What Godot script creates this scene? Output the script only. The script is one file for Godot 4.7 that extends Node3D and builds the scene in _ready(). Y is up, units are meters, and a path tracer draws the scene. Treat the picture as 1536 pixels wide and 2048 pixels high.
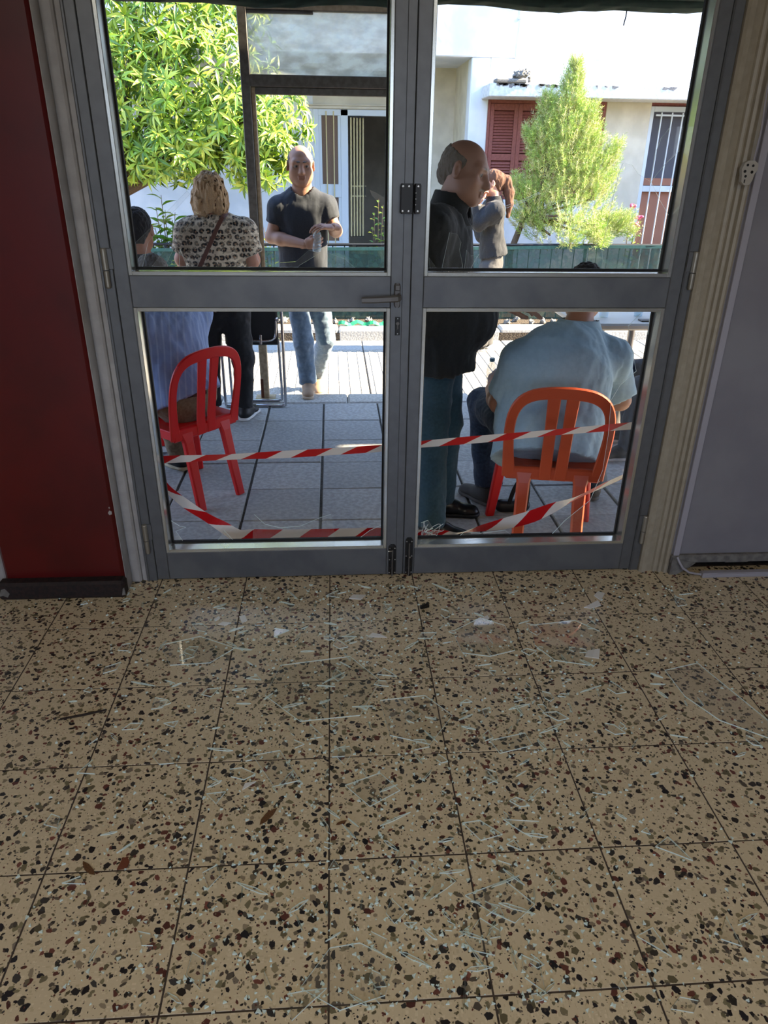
extends Node3D
# A ground-floor room seen through its broken aluminium double door: tape, plastic chairs and people on the pavement, a garden and a house across the road.

const FOCAL := 1447.6          # pixels, for a 1536 x 2048 frame
const EYE := Vector3(0, 1.5, 0)
const DOOR_Z := -2.487         # inner face of the door leaves
const PAVE := -0.2             # level of the pavement outside
const ROAD := -0.3
var view_basis: Basis
var taken := {}
var M := {}
var rng := RandomNumberGenerator.new()

const LAMP := 1.5

func _ready() -> void:
	# ---- camera
	var cam := Camera3D.new()
	cam.name = "camera"
	cam.fov = rad_to_deg(2.0 * atan(1024.0 / FOCAL))
	cam.near = 0.05
	cam.far = 200.0
	cam.position = EYE
	cam.rotation_order = EULER_ORDER_YXZ
	cam.rotation = Vector3(-0.453845, -0.0716616, 0.0142997)
	add_child(cam)
	cam.current = true
	view_basis = cam.basis
	# ---- sky, exposure, sun
	var sky := ProceduralSkyMaterial.new()
	sky.sky_top_color = Color(0.56, 0.69, 0.90)
	sky.sky_horizon_color = Color(0.86, 0.90, 0.95)
	sky.ground_horizon_color = Color(0.70, 0.68, 0.64)
	sky.ground_bottom_color = Color(0.45, 0.42, 0.38)
	sky.sky_energy_multiplier = 1.75
	sky.ground_energy_multiplier = 1.0
	var env := Environment.new()
	env.background_mode = Environment.BG_SKY
	env.sky = Sky.new()
	env.sky.sky_material = sky
	env.tonemap_mode = Environment.TONE_MAPPER_LINEAR
	env.tonemap_exposure = 1.6
	env.sdfgi_enabled = true
	env.ssao_enabled = true
	env.ssil_enabled = true
	var we := WorldEnvironment.new()
	we.name = "surroundings"
	we.environment = env
	add_child(we)
	var sun := DirectionalLight3D.new()
	sun.name = "sun"
	sun.light_color = Color(1.0, 0.93, 0.80)
	sun.light_energy = 7.5
	sun.light_angular_distance = 0.6
	sun.shadow_enabled = true
	sun.sky_mode = DirectionalLight3D.SKY_MODE_LIGHT_ONLY
	add_child(sun)
	sun.look_at_from_position(Vector3(0.86, 0.52, 0.04) * 20.0, Vector3.ZERO)
	# ---- the place, large things first
	make_materials()
	build_room()
	build_door()
	build_street()
	build_house()
	build_plants()
	build_things()
	build_people()
	build_tape()
	build_litter()

# ---------------------------------------------------------------- pixels to places
func W(px: float, py: float, z: float) -> Vector3:      # the point on the plane of constant z
	var d: Vector3 = view_basis * Vector3((px - 768.0) / FOCAL, (1024.0 - py) / FOCAL, -1.0)
	return EYE + d * ((z - EYE.z) / d.z)

func G(px: float, py: float, y: float) -> Vector3:      # the point on the level y
	var d: Vector3 = view_basis * Vector3((px - 768.0) / FOCAL, (1024.0 - py) / FOCAL, -1.0)
	return EYE + d * ((y - EYE.y) / d.y)

# ---------------------------------------------------------------- meshes
class Shape:
	var v := PackedVector3Array()
	var n := PackedVector3Array()
	var uv := PackedVector2Array()
	var c := PackedColorArray()
	var idx := PackedInt32Array()
	var colored := false
	var has_uv := false

	func tri(a: Vector3, b: Vector3, d: Vector3, nm := Vector3.ZERO) -> void:
		var out := nm if nm != Vector3.ZERO else (b - a).cross(d - a).normalized()
		var i := v.size()
		if (b - a).cross(d - a).dot(out) > 0:
			v.append(a); v.append(d); v.append(b)
		else:
			v.append(a); v.append(b); v.append(d)
		for k in 3: n.append(out)
		idx.append(i); idx.append(i + 1); idx.append(i + 2)
		if has_uv:
			for k in 3: uv.append(Vector2.ZERO)

	func quad(a: Vector3, b: Vector3, d: Vector3, e: Vector3, nm := Vector3.ZERO) -> void:
		tri(a, b, d, nm); tri(a, d, e, nm)

	func raw(p: Array, nn: Array, uvs := []) -> void:     # smooth triangle, winding by its mean normal
		var i := v.size()
		var o := [0, 1, 2]
		if (p[1] - p[0]).cross(p[2] - p[0]).dot(nn[0] + nn[1] + nn[2]) > 0: o = [0, 2, 1]
		for k in o:
			v.append(p[k]); n.append(nn[k])
			if uvs.size(): uv.append(uvs[k])
		if uvs.size(): has_uv = true
		idx.append(i); idx.append(i + 1); idx.append(i + 2)

	func box(at: Vector3, size: Vector3, bev := 0.003, b := Basis()) -> Shape:   # chamfered box
		var h := size / 2.0
		bev = minf(bev, minf(h.x, minf(h.y, h.z)) * 0.8)
		var cn := {}
		for sx in [-1, 1]:
			for sy in [-1, 1]:
				for sz in [-1, 1]:
					var s := Vector3(sx, sy, sz)
					cn[[sx, sy, sz]] = [at + b * (s * (h - Vector3(0, bev, bev))), at + b * (s * (h - Vector3(bev, 0, bev))), at + b * (s * (h - Vector3(bev, bev, 0)))]
		for s in [-1, 1]:
			quad(cn[[s, -1, -1]][0], cn[[s, 1, -1]][0], cn[[s, 1, 1]][0], cn[[s, -1, 1]][0], b * Vector3(s, 0, 0))
			quad(cn[[-1, s, -1]][1], cn[[1, s, -1]][1], cn[[1, s, 1]][1], cn[[-1, s, 1]][1], b * Vector3(0, s, 0))
			quad(cn[[-1, -1, s]][2], cn[[1, -1, s]][2], cn[[1, 1, s]][2], cn[[-1, 1, s]][2], b * Vector3(0, 0, s))
		for s in [-1, 1]:
			for t in [-1, 1]:
				quad(cn[[s, t, -1]][0], cn[[s, t, 1]][0], cn[[s, t, 1]][1], cn[[s, t, -1]][1], (b * Vector3(s, t, 0)).normalized())
				quad(cn[[s, -1, t]][0], cn[[s, 1, t]][0], cn[[s, 1, t]][2], cn[[s, -1, t]][2], (b * Vector3(s, 0, t)).normalized())
				quad(cn[[-1, s, t]][1], cn[[1, s, t]][1], cn[[1, s, t]][2], cn[[-1, s, t]][2], (b * Vector3(0, s, t)).normalized())
				for u in [-1, 1]:
					var q = cn[[s, t, u]]
					tri(q[0], q[1], q[2], (b * Vector3(s, t, u)).normalized())
		return self

	func span(lo: Vector3, hi: Vector3, bev := 0.003) -> Shape:
		return box((lo + hi) / 2.0, (hi - lo).abs(), bev)

	func tube(path: Array, r, sides := 8, cap := true) -> Shape:      # r: a number or one for each point
		var fr := frames(path)
		var rings := []
		for i in path.size():
			var ring := []
			var rr: float = r[i] if r is Array else r
			for k in sides:
				var a := TAU * k / sides
				var d: Vector3 = fr[i][0] * cos(a) + fr[i][1] * sin(a)
				ring.append([path[i] + d * rr, d])
			rings.append(ring)
		for i in path.size() - 1:
			for k in sides:
				var a = rings[i][k]; var b = rings[i][(k + 1) % sides]; var d = rings[i + 1][(k + 1) % sides]; var e = rings[i + 1][k]
				raw([a[0], b[0], d[0]], [a[1], b[1], d[1]]); raw([a[0], d[0], e[0]], [a[1], d[1], e[1]])
		if cap:
			for e in [0, path.size() - 1]:
				var nm: Vector3 = (path[1] - path[0]).normalized() * -1.0 if e == 0 else (path[e] - path[e - 1]).normalized()
				for k in range(1, sides - 1):
					tri(rings[e][0][0], rings[e][k][0], rings[e][k + 1][0], nm)
		return self

	func frames(path: Array) -> Array:
		var out := []
		var t: Vector3 = (path[1] - path[0]).normalized()
		var u := Vector3.UP if absf(t.y) < 0.9 else Vector3.RIGHT
		u = (u - t * u.dot(t)).normalized()
		for i in path.size():
			var a: Vector3 = path[maxi(i - 1, 0)]
			var b: Vector3 = path[mini(i + 1, path.size() - 1)]
			t = (b - a).normalized()
			u = (u - t * u.dot(t)).normalized()
			out.append([u, t.cross(u), t])
		return out

	func bar(path: Array, wide, thick, face: Vector3, bev := 0.25) -> Shape:   # flat bar swept along a path; face: the way its flat side looks
		var rings := []
		for i in path.size():
			var a: Vector3 = path[maxi(i - 1, 0)]
			var b: Vector3 = path[mini(i + 1, path.size() - 1)]
			var t := (b - a).normalized()
			var f := (face - t * face.dot(t)).normalized()
			var s := t.cross(f)
			var w: float = (wide[i] if wide is Array else wide) / 2.0
			var h: float = (thick[i] if thick is Array else thick) / 2.0
			var e := minf(w, h) * 2.0 * bev
			var q := []
			for p in [[w - e, h], [w, h - e], [w, -h + e], [w - e, -h], [-w + e, -h], [-w, -h + e], [-w, h - e], [-w + e, h]]:
				q.append(path[i] + s * p[0] + f * p[1])
			rings.append(q)
		for i in path.size() - 1:
			for k in 8:
				var j := (k + 1) % 8
				var mid: Vector3 = (path[i] + path[i + 1]) / 2.0
				var a: Vector3 = rings[i][k]; var b: Vector3 = rings[i][j]; var d: Vector3 = rings[i + 1][j]; var e: Vector3 = rings[i + 1][k]
				var nm := (b - a).cross(e - a).normalized()
				if nm.length() < 0.5: nm = (d - a).cross(e - a).normalized()
				if nm.dot((a + b + d + e) / 4.0 - mid) < 0: nm = -nm
				quad(a, b, d, e, nm)
		for e in [0, path.size() - 1]:
			var nm: Vector3 = (path[0] - path[1]).normalized() if e == 0 else (path[e] - path[e - 1]).normalized()
			for k in range(1, 7): tri(rings[e][0], rings[e][k], rings[e][k + 1], nm)
		return self

	func lathe(at: Vector3, prof: Array, sides := 16, axis := Vector3.UP) -> Shape:   # prof: [radius, height]
		var u := Vector3.RIGHT if absf(axis.x) < 0.9 else Vector3.FORWARD
		u = (u - axis * u.dot(axis)).normalized()
		var w := axis.cross(u)
		for i in prof.size() - 1:
			var p: Array = prof[i]; var q: Array = prof[i + 1]
			var sl := Vector2(q[1] - p[1], p[0] - q[0])
			if sl.length() < 1e-6: continue
			sl = sl.normalized()
			for k in sides:
				var a0 := TAU * k / sides; var a1 := TAU * (k + 1) / sides
				var d0 := u * cos(a0) + w * sin(a0); var d1 := u * cos(a1) + w * sin(a1)
				var n0 := d0 * sl.x + axis * sl.y; var n1 := d1 * sl.x + axis * sl.y
				var A: Vector3 = at + d0 * p[0] + axis * p[1]; var B: Vector3 = at + d1 * p[0] + axis * p[1]
				var C: Vector3 = at + d1 * q[0] + axis * q[1]; var D: Vector3 = at + d0 * q[0] + axis * q[1]
				if p[0] > 1e-5: raw([A, B, C], [n0, n1, n1])
				if q[0] > 1e-5: raw([A, C, D], [n0, n1, n0])
		return self

	func prism(poly: Array, o: Vector3, ax: Vector3, ay: Vector3, deep: Vector3, sides := true, faces := true) -> Shape:   # flat outline given depth
		var pts := PackedVector2Array()
		for p in poly: pts.append(Vector2(p[0], p[1]))
		var t := Geometry2D.triangulate_polygon(pts)
		var nm := ax.cross(ay).normalized()
		if nm.dot(deep) > 0: nm = -nm
		if faces:
			for i in range(0, t.size(), 3):
				var q := []
				for k in 3: q.append(o + ax * pts[t[i + k]].x + ay * pts[t[i + k]].y)
				tri(q[0], q[1], q[2], nm); tri(q[0] + deep, q[1] + deep, q[2] + deep, -nm)
		if sides:
			var mid := Vector2.ZERO
			for p in pts: mid += p / pts.size()
			var ccw := 0.0
			for i in pts.size():
				var a := pts[i]; var b := pts[(i + 1) % pts.size()]
				ccw += a.x * b.y - b.x * a.y
			for i in pts.size():
				var a := pts[i]; var b := pts[(i + 1) % pts.size()]
				var e := (b - a).normalized()
				var on := Vector2(e.y, -e.x) * (1.0 if ccw > 0 else -1.0)
				var A := o + ax * a.x + ay * a.y; var B := o + ax * b.x + ay * b.y
				quad(A, B, B + deep, A + deep, (ax * on.x + ay * on.y).normalized())
		return self

	func move(by: Vector3) -> Shape:
		for i in v.size(): v[i] += by
		return self

	func mesh() -> ArrayMesh:
		var a := []
		a.resize(Mesh.ARRAY_MAX)
		a[Mesh.ARRAY_VERTEX] = v
		a[Mesh.ARRAY_NORMAL] = n
		a[Mesh.ARRAY_INDEX] = idx
		if has_uv and uv.size() == v.size(): a[Mesh.ARRAY_TEX_UV] = uv
		if colored and c.size() == v.size(): a[Mesh.ARRAY_COLOR] = c
		var m := ArrayMesh.new()
		m.add_surface_from_arrays(Mesh.PRIMITIVE_TRIANGLES, a)
		return m

# A signed distance field on a grid, filled bone by bone and meshed as surface nets.
class Field:
	var o: Vector3
	var h: float
	var nx: int
	var ny: int
	var nz: int
	var g := PackedFloat32Array()
	var id := PackedByteArray()
	var tint := false

	func _init(lo: Vector3, hi: Vector3, cell: float) -> void:
		h = cell
		o = lo - Vector3.ONE * cell * 3.0
		var s := (hi - o) / cell
		nx = int(s.x) + 5; ny = int(s.y) + 5; nz = int(s.z) + 5
		g.resize(nx * ny * nz); g.fill(1.0)
		id.resize(nx * ny * nz)

	func reach(lo: Vector3, hi: Vector3) -> Array:
		var a := ((lo - o) / h).floor(); var b := ((hi - o) / h).ceil()
		return [maxi(0, int(a.x)), maxi(0, int(a.y)), maxi(0, int(a.z)), mini(nx - 1, int(b.x)), mini(ny - 1, int(b.y)), mini(nz - 1, int(b.z))]

	# tapered bone; fl and ff flatten its section along fl; ends: 1 cuts the start square, 2 the end
	func cone(a: Vector3, b: Vector3, ra: float, rb: float, k := 0.03, fl := Vector3.ZERO, ff := 1.0, ends := 0, col := 0, sub := false) -> void:
		var m := maxf(ra, rb) + k + 2.0 * h
		var r := reach(Vector3(minf(a.x, b.x), minf(a.y, b.y), minf(a.z, b.z)) - Vector3.ONE * m, Vector3(maxf(a.x, b.x), maxf(a.y, b.y), maxf(a.z, b.z)) + Vector3.ONE * m)
		var ab := b - a
		var flat := ff != 1.0
		var st := 1.0 / ff - 1.0
		if flat: ab += fl * (ab.dot(fl) * st)
		var l2 := maxf(ab.length_squared(), 1e-9)
		var l := sqrt(l2)
		var dr := rb - ra
		var sc := (ff + 1.0) / 2.0
		for iz in range(r[2], r[5] + 1):
			for iy in range(r[1], r[4] + 1):
				var i: int = (iz * ny + iy) * nx + r[0]
				var q := Vector3(o.x + r[0] * h, o.y + iy * h, o.z + iz * h) - a
				for ix in range(r[0], r[3] + 1):
					var p := q
					if flat: p += fl * (p.dot(fl) * st)
					var t := p.dot(ab) / l2
					var tc := clampf(t, 0.0, 1.0)
					var d := (p - ab * tc).length() - ra - dr * tc
					if flat: d *= sc
					if ends & 1: d = maxf(d, -t * l)
					if ends & 2: d = maxf(d, (t - 1.0) * l)
					var e := g[i]
					if sub:
						d = -d
						var w := maxf(k - absf(d - e), 0.0) / k
						if d > e and tint: id[i] = col
						g[i] = maxf(d, e) + w * w * k * 0.25
					else:
						var w := maxf(k - absf(d - e), 0.0) / k
						if d < e: id[i] = col
						g[i] = minf(d, e) - w * w * k * 0.25
					i += 1
					q.x += h

	func ell(c: Vector3, b: Basis, rad: Vector3, k := 0.02, col := 0, sub := false) -> void:
		var m := maxf(rad.x, maxf(rad.y, rad.z)) + k + 2.0 * h
		var r := reach(c - Vector3.ONE * m, c + Vector3.ONE * m)
		var mn := minf(rad.x, minf(rad.y, rad.z))
		var ax := b.x / rad.x; var ay := b.y / rad.y; var az := b.z / rad.z
		for iz in range(r[2], r[5] + 1):
			for iy in range(r[1], r[4] + 1):
				var i: int = (iz * ny + iy) * nx + r[0]
				var q := Vector3(o.x + r[0] * h, o.y + iy * h, o.z + iz * h) - c
				for ix in range(r[0], r[3] + 1):
					var s := Vector3(q.dot(ax), q.dot(ay), q.dot(az)).length()
					var d := (s - 1.0) * mn * (1.0 if s < 1.0 else 1.0)
					var e := g[i]
					if sub:
						d = -d
						var w := maxf(k - absf(d - e), 0.0) / k
						g[i] = maxf(d, e) + w * w * k * 0.25
					else:
						var w := maxf(k - absf(d - e), 0.0) / k
						if d < e: id[i] = col
						g[i] = minf(d, e) - w * w * k * 0.25
					i += 1
					q.x += h

	func clip(at: Vector3, nm: Vector3) -> void:      # keeps what lies against nm
		var i := 0
		for iz in nz:
			for iy in ny:
				var q := Vector3(o.x, o.y + iy * h, o.z + iz * h) - at
				var d := q.dot(nm)
				for ix in nx:
					if d > g[i] and g[i] < 0.5: g[i] = d
					i += 1
					d += nm.x * h

	func folds(noise: FastNoiseLite, amp: float, sc: Vector3) -> void:
		var i := 0
		var band := amp + 2.5 * h
		for iz in nz:
			for iy in ny:
				for ix in nx:
					if absf(g[i]) < band:
						g[i] += amp * noise.get_noise_3d((o.x + ix * h) * sc.x, (o.y + iy * h) * sc.y, (o.z + iz * h) * sc.z)
					i += 1

	func into(s: Shape, colors := []) -> void:
		var at := PackedInt32Array()
		at.resize(g.size()); at.fill(-1)
		var sy := nx; var sz := nx * ny
		var lim := 2.2 * h
		var base := s.v.size()
		var cells := PackedInt32Array()
		for iz in nz - 1:
			for iy in ny - 1:
				var i := (iz * ny + iy) * nx
				for ix in nx - 1:
					var g0 := g[i]
					if g0 < lim and g0 > -lim:
						var g1 := g[i + 1]; var g2 := g[i + sy]; var g3 := g[i + sy + 1]
						var g4 := g[i + sz]; var g5 := g[i + sz + 1]; var g6 := g[i + sz + sy]; var g7 := g[i + sz + sy + 1]
						var neg := int(g0 < 0) + int(g1 < 0) + int(g2 < 0) + int(g3 < 0) + int(g4 < 0) + int(g5 < 0) + int(g6 < 0) + int(g7 < 0)
						if neg > 0 and neg < 8:
							var p := Vector3.ZERO; var k := 0
							if (g0 < 0) != (g1 < 0): p += Vector3(g0 / (g0 - g1), 0, 0); k += 1
							if (g2 < 0) != (g3 < 0): p += Vector3(g2 / (g2 - g3), 1, 0); k += 1
							if (g4 < 0) != (g5 < 0): p += Vector3(g4 / (g4 - g5), 0, 1); k += 1
							if (g6 < 0) != (g7 < 0): p += Vector3(g6 / (g6 - g7), 1, 1); k += 1
							if (g0 < 0) != (g2 < 0): p += Vector3(0, g0 / (g0 - g2), 0); k += 1
							if (g1 < 0) != (g3 < 0): p += Vector3(1, g1 / (g1 - g3), 0); k += 1
							if (g4 < 0) != (g6 < 0): p += Vector3(0, g4 / (g4 - g6), 1); k += 1
							if (g5 < 0) != (g7 < 0): p += Vector3(1, g5 / (g5 - g7), 1); k += 1
							if (g0 < 0) != (g4 < 0): p += Vector3(0, 0, g0 / (g0 - g4)); k += 1
							if (g1 < 0) != (g5 < 0): p += Vector3(1, 0, g1 / (g1 - g5)); k += 1
							if (g2 < 0) != (g6 < 0): p += Vector3(0, 1, g2 / (g2 - g6)); k += 1
							if (g3 < 0) != (g7 < 0): p += Vector3(1, 1, g3 / (g3 - g7)); k += 1
							at[i] = s.v.size()
							cells.append(i)
							s.v.append(o + (Vector3(ix, iy, iz) + p / k) * h)
							var nm := Vector3(g1 - g0 + g3 - g2 + g5 - g4 + g7 - g6, g2 - g0 + g3 - g1 + g6 - g4 + g7 - g5, g4 - g0 + g5 - g1 + g6 - g2 + g7 - g3)
							s.n.append(nm.normalized() if nm.length() > 1e-9 else Vector3.UP)
							if colors.size(): s.c.append(colors[mini(id[i], colors.size() - 1)])
					i += 1
		for i in cells:
			var a := g[i] < 0
			for ax in 3:
				var st: int = [1, sy, sz][ax]
				if a != (g[i + st] < 0):
					var u: int = [sy, sz, 1][ax]; var w: int = [sz, 1, sy][ax]
					var q0 := at[i]; var q1 := at[i - u]; var q2 := at[i - u - w]; var q3 := at[i - w]
					if q0 < 0 or q1 < 0 or q2 < 0 or q3 < 0: continue
					for t in ([[q0, q2, q1], [q0, q3, q2]] if a else [[q0, q1, q2], [q0, q2, q3]]):
						s.idx.append(t[0]); s.idx.append(t[1]); s.idx.append(t[2])
		if colors.size(): s.colored = true

# ---------------------------------------------------------------- nodes
func numbered(called: String) -> String:
	var k: int = taken.get(called, 0)
	taken[called] = k + 1
	return called if k == 0 else "%s_%03d" % [called, k]

func tag(o: Node, label: String, category: String, group := "", kind := "") -> Node:
	if label: o.set_meta("label", label)
	if category: o.set_meta("category", category)
	if group: o.set_meta("group", group)
	if kind: o.set_meta("kind", kind)
	return o

func thing(called: String, label: String, category: String, at := Vector3.ZERO, turn := 0.0, group := "") -> Node3D:
	var o := Node3D.new()
	o.name = numbered(called)
	add_child(o)
	o.position = at
	o.rotation.y = turn
	tag(o, label, category, group)
	return o

func obj(called: String, s, m: Material, parent: Node = self) -> MeshInstance3D:
	var o := MeshInstance3D.new()
	o.name = numbered(called) if parent == self else called
	o.mesh = s.mesh() if s is Shape else s
	o.material_override = m
	parent.add_child(o, true)
	return o

func part(called: String, s: Shape, m: Material, parent: Node3D) -> MeshInstance3D:   # s in world places, parent upright and unturned
	var off := Vector3.ZERO
	var p: Node = parent
	while p != self:
		off += p.position
		p = p.get_parent()
	return obj(called, s.move(-off), m, parent)

func setting(called: String, s: Shape, m: Material, label: String, category: String) -> MeshInstance3D:
	var o := obj(called, s, m)
	tag(o, label, category, "", "structure")
	return o

func copy(o: Node3D, called: String, at: Vector3, turn: float, label := "", group := "") -> Node3D:
	var r: Node3D = o.duplicate()
	r.name = numbered(called)
	add_child(r)
	r.position = at
	r.rotation.y = turn
	if label: r.set_meta("label", label)
	if group: r.set_meta("group", group)
	return r

# ---------------------------------------------------------------- materials
func mat(c: Color, rough := 0.7, metal := 0.0, spec := 0.5) -> StandardMaterial3D:
	var m := StandardMaterial3D.new()
	m.albedo_color = c
	m.roughness = rough
	m.metallic = metal
	m.metallic_specular = spec
	return m

func noise_tex(a: Color, b: Color, freq: float, octaves := 4, size := 512, kind := FastNoiseLite.TYPE_SIMPLEX_SMOOTH, mid := 0.5, seed_ := 1) -> NoiseTexture2D:
	var n := FastNoiseLite.new()
	n.noise_type = kind
	n.seed = seed_
	n.frequency = freq
	n.fractal_octaves = octaves
	var t := NoiseTexture2D.new()
	t.width = size
	t.height = size
	t.seamless = true
	t.noise = n
	var gr := Gradient.new()
	gr.set_color(0, a)
	gr.set_color(1, b)
	gr.set_offset(0, mid - 0.25)
	gr.set_offset(1, mid + 0.25)
	t.color_ramp = gr
	return t

func grained(a: Color, b: Color, rough := 0.8, metres := 1.0, freq := 0.02, bump := 0.0, seed_ := 1, world := true, metal := 0.0) -> StandardMaterial3D:
	var m := mat(Color.WHITE, rough, metal)
	m.albedo_texture = noise_tex(a, b, freq, 5, 512, FastNoiseLite.TYPE_SIMPLEX_SMOOTH, 0.5, seed_)
	m.uv1_triplanar = true
	m.uv1_world_triplanar = world
	m.uv1_scale = Vector3.ONE / metres
	if bump > 0.0:
		var n := FastNoiseLite.new()
		n.seed = seed_
		n.frequency = freq * 2.0
		n.fractal_octaves = 4
		var t := NoiseTexture2D.new()
		t.width = 256
		t.height = 256
		t.seamless = true
		t.as_normal_map = true
		t.bump_strength = 6.0 * bump
		t.noise = n
		m.normal_enabled = true
		m.normal_texture = t
		m.normal_scale = 0.6
	return m

func lin(c: Color) -> Color:
	return c.srgb_to_linear()

func terrazzo_image() -> Image:      # 4 x 4 tiles, 2048 pixels: beige cement with chips of dark, brown, olive and grey stone
	var size := 2048
	var im := Image.create(size, size, false, Image.FORMAT_RGB8)
	im.fill(Color(0.80, 0.735, 0.61))
	var r := RandomNumberGenerator.new()
	r.seed = 7
	for i in 26000:
		var k := r.randf_range(-0.06, 0.06)
		im.fill_rect(Rect2i(r.randi_range(0, size - 9), r.randi_range(0, size - 9), r.randi_range(2, 14), r.randi_range(2, 9)), Color(0.80 + k, 0.735 + k * 1.02, 0.61 + k * 1.05))
	var tones := [Color(0.17, 0.16, 0.16), Color(0.22, 0.20, 0.18), Color(0.24, 0.23, 0.22), Color(0.36, 0.22, 0.19), Color(0.43, 0.27, 0.23), Color(0.40, 0.37, 0.28), Color(0.46, 0.43, 0.33), Color(0.45, 0.41, 0.36), Color(0.16, 0.15, 0.16), Color(0.52, 0.47, 0.39), Color(0.33, 0.30, 0.26), Color(0.50, 0.46, 0.36)]
	for i in 14000:
		var big := 0.0
		var roll := r.randf()
		if roll < 0.58: big = r.randf_range(1.8, 5.0)
		elif roll < 0.84: big = r.randf_range(5.0, 11.0)
		else: big = r.randf_range(10.0, 19.0)
		var c := Vector2(r.randf() * size, r.randf() * size)
		var turn := r.randf() * TAU
		var thin := r.randf_range(0.45, 0.9)
		var k := r.randi_range(5, 7)
		var pts := []
		for j in k:
			var a := TAU * (j + r.randf_range(-0.3, 0.3)) / k
			var q := Vector2(cos(a), sin(a) * thin) * big * r.randf_range(0.75, 1.1)
			pts.append(c + q.rotated(turn))
		var col: Color = tones[r.randi() % tones.size()]
		var f := r.randf_range(0.85, 1.15)
		col = Color(col.r * f, col.g * f, col.b * f)
		var lo := size; var hi := 0
		for p in pts:
			lo = mini(lo, int(p.y)); hi = maxi(hi, int(p.y) + 1)
		for y in range(maxi(lo, 0), mini(hi, size)):
			var x0 := 1e9; var x1 := -1e9
			for j in k:
				var a: Vector2 = pts[j]; var b: Vector2 = pts[(j + 1) % k]
				if (a.y <= y) != (b.y <= y):
					var x := a.x + (y - a.y) / (b.y - a.y) * (b.x - a.x)
					x0 = minf(x0, x); x1 = maxf(x1, x)
			if x1 > x0: im.fill_rect(Rect2i(int(x0), y, maxi(1, int(x1 - x0)), 1), col)
	return im

func leopard_image() -> Image:
	var size := 512
	var im := Image.create(size, size, false, Image.FORMAT_RGB8)
	im.fill(Color(0.78, 0.72, 0.62))
	var r := RandomNumberGenerator.new()
	r.seed = 3
	var put := func(x: float, y: float, rad: float, c: Color):
		for yy in range(int(y - rad), int(y + rad) + 1):
			var w := sqrt(maxf(0.0, rad * rad - (yy - y) * (yy - y)))
			for xx in range(int(x - w), int(x + w) + 1):
				im.set_pixel(posmod(xx, size), posmod(yy, size), c)
	for gy in 16:
		for gx in 16:
			var x := gx * 32.0 + (16.0 if gy % 2 else 0.0) + r.randf_range(-7, 7)
			var y := gy * 32.0 + r.randf_range(-7, 7)
			put.call(x, y, r.randf_range(5, 8), Color(0.60, 0.47, 0.34))
			var gap := r.randf() * TAU
			for k in 9:
				var a := gap + TAU * k / 11.0
				if r.randf() < 0.85:
					put.call(x + cos(a) * 9.5, y + sin(a) * 8.5, r.randf_range(3.8, 5.4), Color(0.09, 0.08, 0.08))
	for i in 260:
		put.call(r.randf() * size, r.randf() * size, r.randf_range(1.5, 3.0), Color(0.10, 0.09, 0.09))
	return im

func tape_image() -> Image:
	var im := Image.create(256, 64, false, Image.FORMAT_RGB8)
	for y in 64:
		for x in 256:
			var k := posmod(x + int(y * 1.4), 256)
			im.set_pixel(x, y, Color(0.80, 0.07, 0.09) if k < 128 else Color(0.93, 0.91, 0.88))
	return im

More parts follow.
